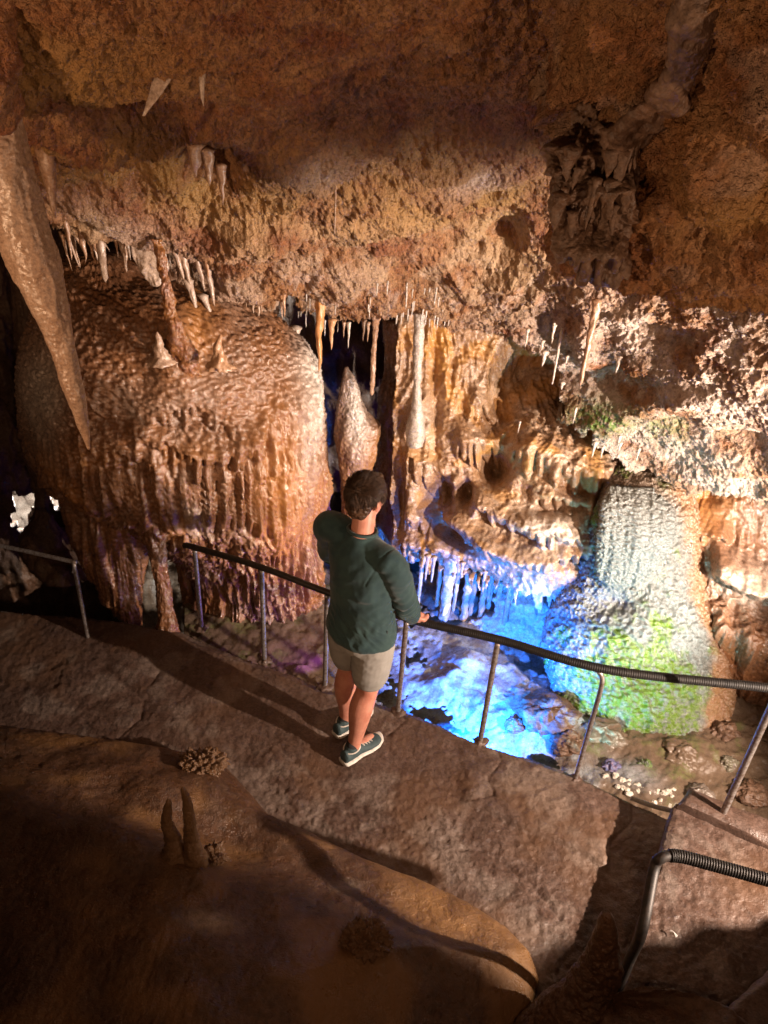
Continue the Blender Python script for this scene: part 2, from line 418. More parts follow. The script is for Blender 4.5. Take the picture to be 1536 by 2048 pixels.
M_stal = rock("brown_dripstone", (.30, .16, .09), (.38, .22, .13), (.42, .27, .18), .38, 4, 16, ((60, .5, .006),), stretch=(1, 1, .3), spec=.6, ochre=(.5, .2, .03))
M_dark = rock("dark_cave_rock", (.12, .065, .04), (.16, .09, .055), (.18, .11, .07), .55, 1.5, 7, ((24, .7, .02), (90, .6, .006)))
M_steel = plain("worn_galvanised_steel", (.42, .40, .39), .42, .75, (70, .5, .002), (60, (.20, .15, .12)))
M_black = plain("black_plastic", (.010, .0095, .0095), .58, 0, (60, .4, .001), (30, (.022, .020, .018)), .35)
M_rail = plain("black_painted_rail", (.012, .011, .010), .55, 0, (90, .3, .001), (50, (.035, .025, .02)), .5)

exec_parts = []
# ------------------------------------------------------------------ the cave: roof, walls
def TY(px, py, Y): return Y / ray(px, py)[..., 1]
def cy(pts): return [(x, y, float(TY(x, y, Y))) for x, y, Y in pts]
def ry(rows): return [(y, a, b, float(TY((a + b) / 2, y, Y))) for y, a, b, Y in rows]
def fingers(pts, period, length, seed, wid=.7):
    """a polyline (left to right) turned into an edge of hanging fingers"""
    r = random.Random(seed); xs = [p[0] for p in pts]; ys = [p[1] for p in pts]; out = []; x = xs[0]
    while x < xs[-1] - period * .4:
        w = period * r.uniform(.6, 1.4) * .5; l = length * r.uniform(.15, 1.1)
        for q in np.linspace(-1, 1, 9):
            xx = x + w + q * w; out.append((xx, float(np.interp(xx, xs, ys)) + l * max(0, 1 - (q / wid) ** 2) ** .5 if abs(q) < wid else float(np.interp(xx, xs, ys))))
        x += 2 * w
    return out

lipA = [(-260, 300), (-60, 330), (60, 400), (120, 455), (210, 478), (320, 492), (332, 560), (350, 585), (400, 612), (430, 628), (520, 640), (548, 632), (566, 604), (590, 612), (618, 648), (668, 655), (700, 650), (735, 632), (765, 625), (800, 618), (850, 632), (890, 655), (950, 665), (1010, 676), (1055, 712), (1100, 745), (1128, 830), (1180, 852), (1215, 890), (1255, 925), (1292, 948), (1340, 962), (1380, 985), (1440, 985), (1536, 1012), (1760, 1050)]
def roof_disp(P, px, py):
    q = P * np.array([1, 1, 1.25])
    big = fbm(q * 1.3, 3, 3) * .10
    c1, c2 = cells(q * 3.2 + .5 * fbm(q * 3, 2, 9)[..., None], 4)
    crag = -(np.clip((c2 - c1) * 3.0, 0, 1)) * .0 + (0.5 - c1) * .085
    r = rid(q * 4.5 + .3 * pn(q * 6, 2)[..., None], 5, 11, .58)
    r2 = rid(q * 15, 4, 21, .62)
    rug = (ss(150, 480, py) * .35 + .65) * (1 - .55 * ss(1120, 1260, px) * ss(780, 860, py + .15 * (px - 1200)))
    smooth = .6 * blob(px, py, 640, 315, 90, 32) + blob(px, py, 950, 345, 60, 25) + .8 * blob(px, py, 230, 425, 150, 26, .25)
    k = rug * (1 - .75 * np.clip(smooth, 0, 1))
    pit = cells(q * np.array([26, 26, 34]) + .8 * fbm(q * 20, 2, 8)[..., None], 6)[0]
    d = big + k * (crag + .055 * r + .032 * r2 + .024 * (.55 - pit)) + .010 * fbm(q * 45, 2, 5)
    # two ledges of the roof seen in the photograph
    e1 = np.interp(px, [-200, 100, 240, 380, 520, 640, 760, 900, 1100], [200, 235, 262, 240, 300, 345, 300, 330, 330])
    d = d + .10 * ss(-70, 0, py - e1) * (1 - ss(0, 10, py - e1)) * (1 - ss(880, 1000, px))
    e2 = np.interp(px, [-200, 60, 160, 330, 480, 620], [340, 380, 405, 462, 475, 440])
    d = d + .10 * ss(-90, 0, py - e2) * (1 - ss(0, 12, py - e2)) * (1 - ss(500, 620, px))
    for x, y, rx, ry_, a, rt in ((1010, 480, 34, 42, .16, .3), (1090, 650, 30, 40, .14, 0), (1215, 770, 70, 34, .16, .1), (1330, 665, 80, 34, .13, .15), (1070, 560, 26, 20, .1, 0), (860, 555, 40, 22, .07, 0), (420, 330, 60, 48, .22, .5), (250, 340, 50, 20, .10, .2), (1290, 965, 40, 18, .14, .2), (590, 600, 34, 20, .12, 0), (930, 700, 20, 14, .05, 0), (1420, 760, 50, 26, .08, .1), (1480, 880, 60, 16, .06, .2)):
        d = d - a * blob(px, py, x, y, rx, ry_, rt)
    d = d + .10 * blob(px, py, 1180, 700, 24, 60, .1) + .12 * blob(px, py, 1320, 800, 120, 30, -.25) + .10 * blob(px, py, 690, 560, 70, 50)
    return d
def roof_cols(P, px, py):
    n = fbm(P * 3, 3, 41)
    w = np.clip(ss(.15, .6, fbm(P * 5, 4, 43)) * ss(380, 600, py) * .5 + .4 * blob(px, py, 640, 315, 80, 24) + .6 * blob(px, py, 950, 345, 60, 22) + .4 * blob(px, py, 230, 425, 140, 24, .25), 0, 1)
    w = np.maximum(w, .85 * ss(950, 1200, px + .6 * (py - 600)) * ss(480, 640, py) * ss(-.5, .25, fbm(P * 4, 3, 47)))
    w = np.maximum(w, .30 * ss(380, 520, py) * ss(-.2, .3, n))
    g = np.clip(.75 * blob(px, py, 1210, 830, 70, 26, .1) + .35 * blob(px, py, 1330, 850, 120, 45, .1) * ss(0, .3, n + .1), 0, 1)
    oc = np.clip(.75 * ss(-.25, .35, n) * (blob(px, py, 350, 360, 260, 120) + .8 * blob(px, py, 860, 470, 240, 160) + blob(px, py, 100, 150, 220, 150) + .7 * blob(px, py, 1050, 500, 100, 150)), 0, .85)
    return np.stack([w, g, oc], -1)
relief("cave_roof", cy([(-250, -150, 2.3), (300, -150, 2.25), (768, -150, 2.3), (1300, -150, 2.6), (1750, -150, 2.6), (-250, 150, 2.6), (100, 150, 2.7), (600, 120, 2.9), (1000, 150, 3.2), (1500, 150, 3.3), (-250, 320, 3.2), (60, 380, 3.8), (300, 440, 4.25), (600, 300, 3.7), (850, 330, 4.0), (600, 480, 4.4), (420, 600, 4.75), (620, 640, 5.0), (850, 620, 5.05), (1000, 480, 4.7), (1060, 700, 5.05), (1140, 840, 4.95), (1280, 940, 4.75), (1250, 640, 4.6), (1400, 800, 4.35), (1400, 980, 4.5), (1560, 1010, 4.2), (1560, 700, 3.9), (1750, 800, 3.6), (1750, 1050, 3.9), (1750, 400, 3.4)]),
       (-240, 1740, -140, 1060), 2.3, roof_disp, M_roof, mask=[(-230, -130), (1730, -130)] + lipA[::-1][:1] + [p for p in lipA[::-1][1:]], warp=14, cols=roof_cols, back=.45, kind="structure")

# the nearer fold of the roof on the right
def near_disp(P, px, py):
    q = P
    edge = ss(0, 60, pdist(px, py, [(1040, 100), (1090, 240), (1105, 400), (1125, 480), (1170, 540), (1230, 562), (1300, 592), (1400, 625), (1536, 652), (1750, 690)], False))
    d = fbm(q * 2.4, 3, 51) * .13 + rid(q * 5 + .4 * pn(q * 5, 4)[..., None], 5, 53, .6) * .065 + rid(q * 20, 3, 57, .6) * .018 + (.5 - cells(q * 30, 7)[0]) * .016 + .004 * fbm(q * 60, 2, 58)
    e = np.interp(px, [1000, 1150, 1300, 1420, 1560, 1750], [200, 130, 150, 300, 420, 470])
    d = d + .06 * ss(-80, 0, py - e) * (1 - ss(0, 14, py - e))
    d = d - .05 * blob(px, py, 1440, 210, 60, 30) - .06 * blob(px, py, 1310, 350, 70, 40) - .05 * blob(px, py, 1530, 330, 60, 40)
    return d - (1 - edge) * .10
relief("roof_fold", cy([(980, -150, 2.75), (1040, 100, 3.05), (1085, 240, 3.3), (1110, 420, 3.1), (1180, 540, 2.9), (1230, 440, 2.55), (1300, 590, 2.75), (1400, 400, 2.35), (1300, 200, 2.45), (1300, 0, 2.2), (1536, 640, 2.6), (1536, 300, 2.1), (1536, 0, 1.9), (1750, 680, 2.6), (1750, 0, 1.8)]),
       (960, 1700, -120, 700), 2.5, near_disp, M_roof, mask=[(990, -140), (1035, 100), (1080, 240), (1100, 330), (1098, 400), (1120, 480), (1150, 530), (1185, 556), (1230, 562), (1300, 592), (1350, 618), (1400, 625), (1470, 650), (1536, 656), (1740, 690), (1750, -140)], warp=9, back=.45,
       cols=lambda P, px, py: np.stack([.25 * ss(.2, .6, fbm(P * 5, 3, 61)), 0 * px, .55 * ss(0, .5, fbm(P * 2.5, 3, 62)) * (.3 + blob(px, py, 1500, 420, 120, 90))], -1), kind="structure")

# deep dark wall at the back of the cavity
relief("back_wall", cy([(300, 450, 6.6), (1100, 450, 6.8), (300, 1400, 6.2), (1100, 1400, 6.0), (700, 900, 6.9)]), (250, 1400, 420, 1420), 7.0,
       lambda P, px, py: fbm(P * 1.5, 3, 71) * .2 + rid(P * np.array([6, 6, 1.5]), 4, 73) * .12 + rid(P * 14, 3, 75) * .02, M_dark, back=.1, kind="structure")
# dark wall of the left, with openings towards the lit chamber behind
relief("side_wall", cy([(-350, 250, 4.6), (100, 300, 5.6), (500, 500, 6.0), (-350, 1350, 4.4), (100, 1300, 5.2), (480, 1300, 5.7), (100, 900, 5.4)]), (-340, 470, 240, 1360), 3.4,
       lambda P, px, py: fbm(P * 1.2, 3, 81) * .18 + rid(P * np.array([5, 5, 1.5]), 4, 83) * .10 + rid(P * 14, 3, 85) * .02, M_dark,
       mask=[(-335, 245), (465, 245), (465, 1355), (-335, 1355)], holes=[[(26, 978), (66, 984), (72, 1010), (60, 1030), (50, 1066), (40, 1062), (36, 1030)], [(18, 1015), (30, 1020), (34, 1050), (26, 1046)], [(94, 996), (104, 992), (114, 1012), (124, 1034), (112, 1030)], [(255, 1110), (372, 1060), (372, 1275), (255, 1275)]], warp=6, back=.25, kind="structure")
relief("chamber_wall", cy([(-200, 800, 7.2), (600, 800, 7.6), (-200, 1400, 6.6), (600, 1400, 6.6)]), (-300, 600, 800, 1420), 7.0,
       lambda P, px, py: fbm(P * 1.5, 3, 91) * .15 + rid(P * 5, 5, 93, .6) * .10, M_white, back=.1, kind="structure")

# ------------------------------------------------------------------ golden flowstone wall
wall_fr = [Fringe([(800, 905), (850, 925), (905, 965)], .07, 40, 22, 70, 1), Fringe([(925, 800), (970, 812), (1010, 850)], .10, 60, 24, 34, 2),
           Fringe([(905, 880), (960, 886), (1010, 905)], .12, 50, 17, 48, 3), Fringe([(1010, 905), (1075, 915), (1140, 945), (1235, 960)], .10, 70, 19, 50, 4),
           Fringe([(1060, 985), (1110, 1000), (1175, 1008)], .07, 60, 18, 26, 5), Fringe([(940, 1005), (1000, 1035), (1070, 1068), (1165, 1078)], .10, 60, 18, 24, 6),
           Fringe([(860, 1010), (905, 1050), (960, 1085), (1040, 1120), (1100, 1118), (1200, 1095)], .14, 60, 17, 26, 7), Fringe([(800, 1020), (835, 1040), (870, 1040)], .07, 40, 15, 40, 8),
           Fringe([(1095, 860), (1150, 845), (1215, 880)], .08, 50, 16, 30, 9), Fringe([(790, 1080), (850, 1095), (900, 1100)], .08, 40, 16, 30, 10)]
def wall_disp(P, px, py):
    d = fbm(P * 1.5, 3, 101) * .06
    fl_ = rid(np.stack([P[..., 0] * 8 + .6 * pn(P * 2, 5), P[..., 1] * 8, P[..., 2] * 1.1], -1), 3, 103, .5)
    up = 1 - ss(820, 930, py)
    d = d + fl_ * (.03 + .035 * up) + .016 * rid(P * np.array([14, 14, 20]), 3, 105) + .007 * fbm(P * 38, 3, 107)
    for f in wall_fr: d = d + f(px, py)
    for x, y, rx, ry_, a, rt in ((985, 935, 30, 34, .38, .2), (1010, 800, 36, 75, .26, .45), (880, 1000, 28, 40, .32, .2), (905, 1070, 44, 18, .28, .5), (1060, 735, 40, 40, .12, .4), (840, 870, 10, 36, .10, 0), (1110, 1020, 50, 12, .10, 0), (928, 985, 14, 26, .22, 0), (870, 790, 10, 110, .10, 0), (800, 1000, 10, 60, .12, 0), (950, 1150, 60, 10, .1, .3), (1160, 985, 40, 14, .1, .1), (1195, 1060, 10, 70, .14, .1)):
        d = d - a * blob(px, py, x, y, rx, ry_, rt)
    for x, y, rx, ry_, a, rt in ((838, 840, 26, 50, .12, 0), (825, 980, 18, 70, .10, 0), (1000, 1100, 90, 22, .10, .35), (1060, 880, 110, 40, .08, .1), (1100, 1050, 90, 30, .08, 0), (910, 965, 10, 12, .12, 0), (905, 990, 14, 14, .10, 0), (1160, 1150, 60, 30, .06, .3)):
        d = d + a * blob(px, py, x, y, rx, ry_, rt)
    return d
def wall_cols(P, px, py):
    n = fbm(P * 4, 3, 111)
    w = np.clip(.75 * blob(px, py, 1110, 1060, 110, 60) * ss(-.3, .3, n) + .6 * ss(1150, 1210, py) + .35 * blob(px, py, 850, 850, 26, 60) + .4 * blob(px, py, 1230, 980, 30, 90), 0, .9)
    oc = np.clip(.9 * blob(px, py, 880, 700, 26, 130) + .8 * blob(px, py, 1190, 920, 26, 70) + .6 * ss(.1, .5, n), 0, .9)
    return np.stack([w, 0 * px, oc], -1)
lowlip = fingers([(790, 1105), (830, 1118), (880, 1118), (930, 1140), (990, 1165), (1040, 1180), (1100, 1195), (1160, 1200), (1230, 1190)], 22, 34, 12)
relief("flowstone_wall", cy([(780, 600, 5.5), (1000, 600, 5.6), (1200, 800, 5.4), (790, 900, 5.25), (790, 1120, 4.95), (900, 800, 5.35), (1000, 900, 5.15), (1000, 1100, 4.75), (920, 1120, 4.8), (1100, 950, 5.0), (1100, 1150, 4.6), (1240, 1000, 4.85), (1240, 1200, 4.55), (1330, 950, 5.0)]),
       (770, 1330, 580, 1260), 2.2, wall_disp, M_wall, mask=[(796, 590), (1300, 590), (1320, 1000), (1250, 1180)] + lowlip[::-1] + [(778, 1000), (786, 850)], warp=4, cols=wall_cols, back=.4,
       label="golden flowstone wall with rows of dripping fringes behind the railing right of the man", cat="flowstone wall")

# lower pale curtain over the blue hollow
def cur_disp(P, px, py):
    d = fbm(P * 2, 3, 121) * .05 + .035 * rid(P * np.array([9, 9, 1.6]), 3, 123) + .012 * rid(P * np.array([22, 22, 26]), 3, 125) + .005 * fbm(P * 45, 2, 127)
    for f in (Fringe([(960, 1190), (1040, 1215), (1110, 1218)], .06, 30, 16, 30, 21), Fringe([(1060, 1245), (1110, 1240)], .04, 30, 16, 26, 22)): d = d + f(px, py)
    return d
curlip = fingers([(868, 1275), (910, 1290), (950, 1318), (1000, 1335), (1060, 1338), (1100, 1345)], 22, 26, 23)
relief("calcite_curtain", cy([(860, 1150, 5.2), (1140, 1150, 4.9), (870, 1290, 4.85), (1000, 1340, 4.5), (1140, 1350, 4.35), (1000, 1240, 4.75)]), (850, 1180, 1130, 1390), 2.2, cur_disp, M_white,
       mask=[(985, 1140), (1160, 1140), (1165, 1340)] + curlip[::-1] + [(880, 1255), (940, 1245), (990, 1230)], warp=5, cols=lambda P, px, py: np.stack([.5 + 0 * px, 0 * px, .45 * ss(0, .5, fbm(P * 3, 2, 129)) * (1 - ss(1200, 1260, py))], -1), back=.35,
       label="pale cyan lit calcite curtain hanging low over the blue pool", cat="curtain")
relief("hollow_wall", cy([(760, 1050, 5.7), (1180, 1050, 5.7), (760, 1400, 5.3), (1180, 1400, 5.0)]), (700, 1200, 1040, 1360), 4.0,
       lambda P, px, py: fbm(P * 2, 3, 131) * .12 + rid(P * np.array([8, 8, 2]), 4, 133) * .09, M_white, back=.1, kind="structure")

# ------------------------------------------------------------------ great flowstone mound on the left
mound_fr = [Fringe([(262, 850), (300, 832), (350, 818), (400, 812), (450, 826), (500, 856)], .045, 120, 13, 44, 31, taper=70, wid=.62), Fringe([(300, 872), (350, 898), (400, 912), (450, 904), (500, 884), (560, 846)], .075, 60, 13, 54, 32, taper=80, wid=.62), Fringe([(420, 962), (500, 950), (570, 930)], .035, 40, 12, 50, 35, wid=.5), Fringe([(540, 800), (585, 790), (620, 800)], .03, 50, 10, 40, 36, wid=.5),
            Fringe([(150, 880), (210, 895), (270, 905), (330, 925)], .05, 60, 17, 50, 33), Fringe([(255, 850), (300, 868), (350, 880)], .06, 30, 16, 32, 34)]
def mound_disp(P, px, py, N):
    front = ss(-.1, .35, ((C0 - P) * N).sum(-1) / np.linalg.norm(C0 - P, axis=-1))
    low = ss(0, 140, py - (850 - 130 * ss(440, 580, px)))
    d = fbm(P * 1.4, 3, 141) * .05
    flu = rid(np.stack([P[..., 0] * 13 + .30 * pn(P * 1.6, 7), P[..., 1] * 13, P[..., 2] * .45], -1), 3, 143, .65)
    d = d + flu * (.006 + .078 * low) + .014 * low * rid(P * np.array([26, 26, 6]), 3, 145)
    d = d + .017 * (1 - low) * rid(P * np.array([14, 14, 34]), 3, 147) + (.011 - .005 * low) * fbm(P * 42, 3, 149) + .008 * (1 - low) * (.5 - cells(P * np.array([30, 30, 60]), 12)[0])
    for f in mound_fr: d = d + front * f(px, py)
    pop = cells(P * 28, 3)[0]
    d = d + .03 * (blob(px, py, 560, 1190, 50, 60) + blob(px, py, 490, 1250, 70, 40)) * (1 - 2 * pop)
    d = d + .10 * blob(px, py, 605, 780, 26, 170, .04) + .10 * front * blob(px, py, 350, 700, 34, 60) + .06 * blob(px, py, 150, 800, 60, 90)
    d = d + .030 * (rid(P * np.array([24, 24, 16]), 3, 155) - .3) * blob(px, py, 440, 870, 130, 40)
    d = d - .05 * blob(px, py, 250, 560, 60, 30) - .10 * blob(px, py, 655, 1090, 30, 60)
    return d
def mound_cols(P, px, py):
    n = fbm(P * 3, 3, 151)
    w = np.clip(.95 * blob(px, py, 610, 750, 24, 160, .05) + .6 * blob(px, py, 90, 780, 45, 90) + .45 * blob(px, py, 400, 1010, 40, 110) * ss(-.2, .3, n) + .08 * ss(.2, .5, n) + .2 * blob(px, py, 520, 1240, 70, 50), 0, .92)
    oc = np.clip(.8 * blob(px, py, 395, 660, 30, 80) + .8 * blob(px, py, 560, 960, 60, 160) + .6 * ss(0, .5, fbm(P * 2.2, 2, 153)) * ss(850, 950, py), 0, .85)
    return np.stack([w, 0 * px, oc], -1)
body("flowstone_mound", ry([(508, 190, 240, 4.75), (530, 140, 330, 4.75), (570, 105, 440, 4.75), (620, 82, 545, 4.75), (670, 68, 592, 4.75), (740, 58, 616, 4.75), (800, 52, 626, 4.75), (870, 60, 636, 4.75), (940, 110, 644, 4.75), (1010, 235, 650, 4.75), (1080, 352, 652, 4.75), (1150, 380, 640, 4.75), (1210, 392, 615, 4.75), (1260, 400, 580, 4.75), (1300, 440, 550, 4.7), (1330, 460, 530, 4.7)]),
     400, 560, mound_disp, M_flow, deep=.72, cols=mound_cols, label="huge domed orange flowstone mound with two dripping ledges left of the man", cat="flowstone mound")
def leg_disp(sd, a=.03, fr=()):
    def f(P, px, py, N):
        d = fbm(P * 2, 3, sd) * .04 + rid(np.stack([P[..., 0] * 11, P[..., 1] * 11, P[..., 2] * 1.0], -1), 3, sd + 2) * a + .008 * rid(P * np.array([26, 26, 30]), 3, sd + 4) + .004 * fbm(P * 60, 2, sd + 5)
        for q in fr: d = d + q(px, py)
        return d
    return f
body("stone_drapery", ry([(820, 66, 240, 4.5), (900, 84, 290, 4.45), (980, 124, 305, 4.4), (1060, 146, 300, 4.35), (1120, 170, 270, 4.3), (1180, 200, 270, 4.25), (1230, 238, 276, 4.2), (1258, 255, 280, 4.2)]), 220, 160, leg_disp(160, .05), M_flow, deep=.5,
     label="shadowed brown drapery running down the left flank of the great mound", cat="drapery")
body("stone_column", ry([(880, 250, 345, 4.35), (980, 272, 332, 4.25), (1060, 286, 330, 4.15), (1130, 300, 336, 4.05), (1200, 312, 345, 4.0), (1250, 312, 356, 3.95), (1290, 298, 368, 3.95)]), 180, 70, leg_disp(170, .02), M_flow, deep=.9,
     label="slim brown column footed on the walkway edge at the left end of the railing", cat="column")
body("stone_column", ry([(1000, 262, 300, 4.5), (1080, 268, 300, 4.45), (1150, 272, 284, 4.4), (1205, 276, 282, 4.35)]), 60, 24, leg_disp(175, .006), M_flow, deep=.9,
     label="thin tapering spike between the shadowed drapery and the slim column", cat="stalactite")
body("stone_column", ry([(560, 20, 95, 5.0), (700, 40, 110, 5.0), (850, 60, 120, 4.9), (950, 70, 100, 4.9), (1000, 73, 92, 4.85), (1035, 70, 104, 4.8), (1075, 52, 130, 4.8), (1110, 56, 150, 4.7), (1150, 90, 180, 4.6)]), 160, 80, leg_disp(180, .03), M_dark, deep=.9,
     label="dark hourglass column between the two bright openings at far left", cat="column")

# moss covered mound on the right
def moss_disp(P, px, py, N):
    d = fbm(P * 2, 3, 191) * .035 + .022 * rid(np.stack([P[..., 0] * 9, P[..., 1] * 9, P[..., 2] * 1.2], -1), 3, 190) + .014 * rid(P * np.array([18, 18, 30]), 3, 193) + .010 * fbm(P * 48, 3, 195)
    d = d + .012 * (.5 - cells(P * np.array([22, 22, 40]), 14)[0])
    d = d - .10 * blob(px, py, 1225, 1205, 42, 26)
    return d
def moss_cols(P, px, py):
    n = fbm(P * 6, 3, 201)
    g = ss(.22, .62, 1.25 * blob(px, py, 1300, 1395, 125, 95) + .7 * blob(px, py, 1140, 1272, 30, 24, .3) + .6 * blob(px, py, 1230, 1290, 30, 45) + .5 * blob(px, py, 1200, 1380, 50, 60) + .75 * n)
    oc = np.clip(ss(-34, 6, px + 14 * n - np.interp(py, [930, 1020, 1100, 1200, 1300, 1400, 1480], [1345, 1372, 1386, 1404, 1444, 1430, 1410])) * 1.0 + .35 * (1 - ss(960, 1060, py)) , 0, .9)
    w = np.clip(.35 + .6 * ss(1120, 1250, py) + .5 * blob(px, py, 1262, 1100, 90, 80) - 1.2 * oc, 0, 1)
    return np.stack([w * (1 - oc * .6), g * (1 - oc), oc * .9], -1)
M_moss = rock("mossy_calcite", (.16, .13, .105), (.20, .18, .15), (.17, .15, .12), .3, 2.2, 12, ((55, .8, .012), (150, .8, .005)), spec=.7, ochre=(.24, .12, .055), green=(.085, .165, .003), white=(.165, .19, .185))
body("mossy_mound", ry([(922, 1262, 1340, 4.98), (950, 1226, 1366, 4.9), (1000, 1202, 1380, 4.8), (1070, 1186, 1392, 4.7), (1140, 1158, 1406, 4.6), (1195, 1120, 1422, 4.5), (1250, 1098, 1438, 4.4), (1310, 1092, 1452, 4.26), (1370, 1104, 1460, 4.12), (1420, 1140, 1458, 4.0), (1455, 1190, 1446, 3.93), (1485, 1250, 1425, 3.87), (1505, 1310, 1400, 3.84)]),
     340, 420, moss_disp, M_moss, deep=.62, cols=moss_cols, label="wet bulging mound with bright green moss patches behind the right-hand railing", cat="mossy mound")
body("hanging_drapery", ry([(975, 1225, 1300, 4.70), (1005, 1208, 1336, 4.61), (1050, 1200, 1348, 4.53), (1100, 1196, 1330, 4.46), (1140, 1195, 1300, 4.42), (1162, 1200, 1276, 4.40), (1174, 1212, 1254, 4.40)]), 200, 200,
     lambda P, px, py, N: .020 * rid(np.stack([P[..., 0] * 11, P[..., 1] * 2, P[..., 2] * .8 + P[..., 0] * 2], -1), 2, 221) + .010 * rid(P * np.array([18, 18, 40]), 3, 223) + .008 * fbm(P * 48, 3, 225), M_moss, deep=.24,
     cols=lambda P, px, py: np.stack([np.clip(.5 + .5 * ss(1010, 1120, py), 0, 1), 0 * px, 0 * px], -1), label="cyan-lit fluted slab of drapery hanging on the upper front of the mossy mound", cat="drapery")
rf = [Fringe([(1420, 1120), (1480, 1170), (1560, 1200), (1640, 1210)], .20, 90, 24, 26, 51), Fringe([(1375, 1045), (1420, 1062), (1470, 1080)], .10, 50, 20, 30, 52)]
body("flowstone_buttress", ry([(925, 1380, 1640, 5.05), (970, 1335, 1680, 5.0), (1040, 1340, 1700, 4.92), (1100, 1362, 1720, 4.8), (1180, 1396, 1730, 4.62), (1250, 1420, 1740, 4.35), (1320, 1436, 1740, 4.3), (1400, 1444, 1740, 4.25), (1470, 1446, 1740, 4.2)]),
     280, 420, lambda P, px, py, N: leg_disp(210, .035)(P, px, py, N) + sum(f(px, py) for f in rf) + .03 * np.sin(px * .11) * ss(1180, 1220, py) * blob(px, py, 1470, 1280, 60, 90) - .1 * blob(px, py, 1420, 990, 26, 26), M_flow, deep=.5,
     cols=lambda P, px, py: np.stack([np.clip(.3 * blob(px, py, 1490, 1170, 70, 60) + .25 * ss(1380, 1430, py), 0, 1), 0 * px, .7 * blob(px, py, 1400, 1000, 50, 60)], -1),
     label="brown fluted buttress with a pale fringe at the right edge beside the mossy mound", cat="flowstone buttress")

# ------------------------------------------------------------------ ground: pool bed, water, walkway, steps
outer = [(-400, 1180), (40, 1215), (250, 1232), (360, 1252), (430, 1285), (500, 1308), (560, 1330), (645, 1362), (690, 1376), (768, 1400), (818, 1411), (918, 1460), (1018, 1497), (1128, 1531), (1183, 1557), (1268, 1596), (1345, 1626), (1560, 1730), (1760, 1800)]
inner = [(-400, 1190), (40, 1225), (250, 1245), (350, 1266), (420, 1300), (500, 1330), (560, 1352), (645, 1385), (700, 1396), (768, 1418), (850, 1444), (943, 1484), (1050, 1522), (1143, 1556), (1200, 1580), (1263, 1608), (1320, 1640), (1560, 1750), (1760, 1820)]
OW = fl(np.array([p[0] for p in outer]), np.array([p[1] for p in outer]))[:, :2]
IW = fl(np.array([p[0] for p in inner]), np.array([p[1] for p in inner]))[:, :2]
def floor_patch(name, z, box, step, hfun, mat, mask=None, warp=0, skirt=.4, cols=None, **tg):
    x0, x1, y0, y1 = box
    px, py = np.meshgrid(np.arange(x0, x1 + step, step, dtype=float), np.arange(y0, y1 + step, step, dtype=float))
    P = fl(px, py, z); P[..., 2] = z + hfun(P, px, py)
    Fc = gridF(*px.shape); keep = np.ones(px.size, bool)
    if mask is not None:
        keep = pip(px + warp * pn(P * 8, 301), py + warp * pn(P * 8, 302), mask).ravel()
    Fc = Fc[keep[Fc].all(1)][:, ::-1]; V = P.reshape(-1, 3)
    e = np.concatenate([Fc[:, [a, (a + 1) % 4]] for a in range(4)]); k = np.sort(e, 1); k = k[:, 0] * len(V) + k[:, 1]
    _, idx, cnt = np.unique(k, return_index=True, return_counts=True); be = e[idx[cnt == 1]]; bv = np.unique(be)
    mp = np.full(len(V), -1); mp[bv] = np.arange(len(bv)) + len(V); V2 = V[bv] - np.array([0, 0, skirt])
    allF = np.concatenate([Fc, np.stack([be[:, 1], be[:, 0], mp[be[:, 0]], mp[be[:, 1]]], 1)]); allV = np.concatenate([V, V2])
    used = np.unique(allF); re = np.full(len(allV), -1); re[used] = np.arange(len(used))
    c = cols(P, px, py).reshape(-1, 3) if cols else np.zeros((len(V), 3)); c = np.concatenate([c, c[bv]])[used]
    return tag(mk(name, allV[used], re[allF], mat, cols=c), **tg)
cracks = [([(930, 1608), (1000, 1638), (1080, 1675), (1160, 1712), (1215, 1735)], .022), ([(370, 1390), (450, 1440), (560, 1500), (640, 1570), (760, 1640)], .0), ([(980, 1560), (985, 1590), (930, 1608)], .008), ([(1215, 1735), (1250, 1690), (1262, 1620)], .006)]
crw = [([tuple(fl(*p)[:2]) for p in c], a) for c, a in cracks]
slabs = [[tuple(fl(*p)[:2]) for p in q] for q in ([(985, 1470), (1000, 1520), (975, 1560), (985, 1590), (940, 1605), (840, 1560), (760, 1548)], [(1215, 1735), (1222, 1690), (1262, 1640), (1265, 1605)], [(300, 1370), (320, 1340), (300, 1310)], [(205, 1330), (250, 1370), (290, 1400), (280, 1440), (215, 1490)],
    [(800, 1420), (812, 1440), (770, 1470)], [(560, 1500), (640, 1570), (760, 1640), (860, 1680), (960, 1700), (1060, 1760), (1120, 1840)])]
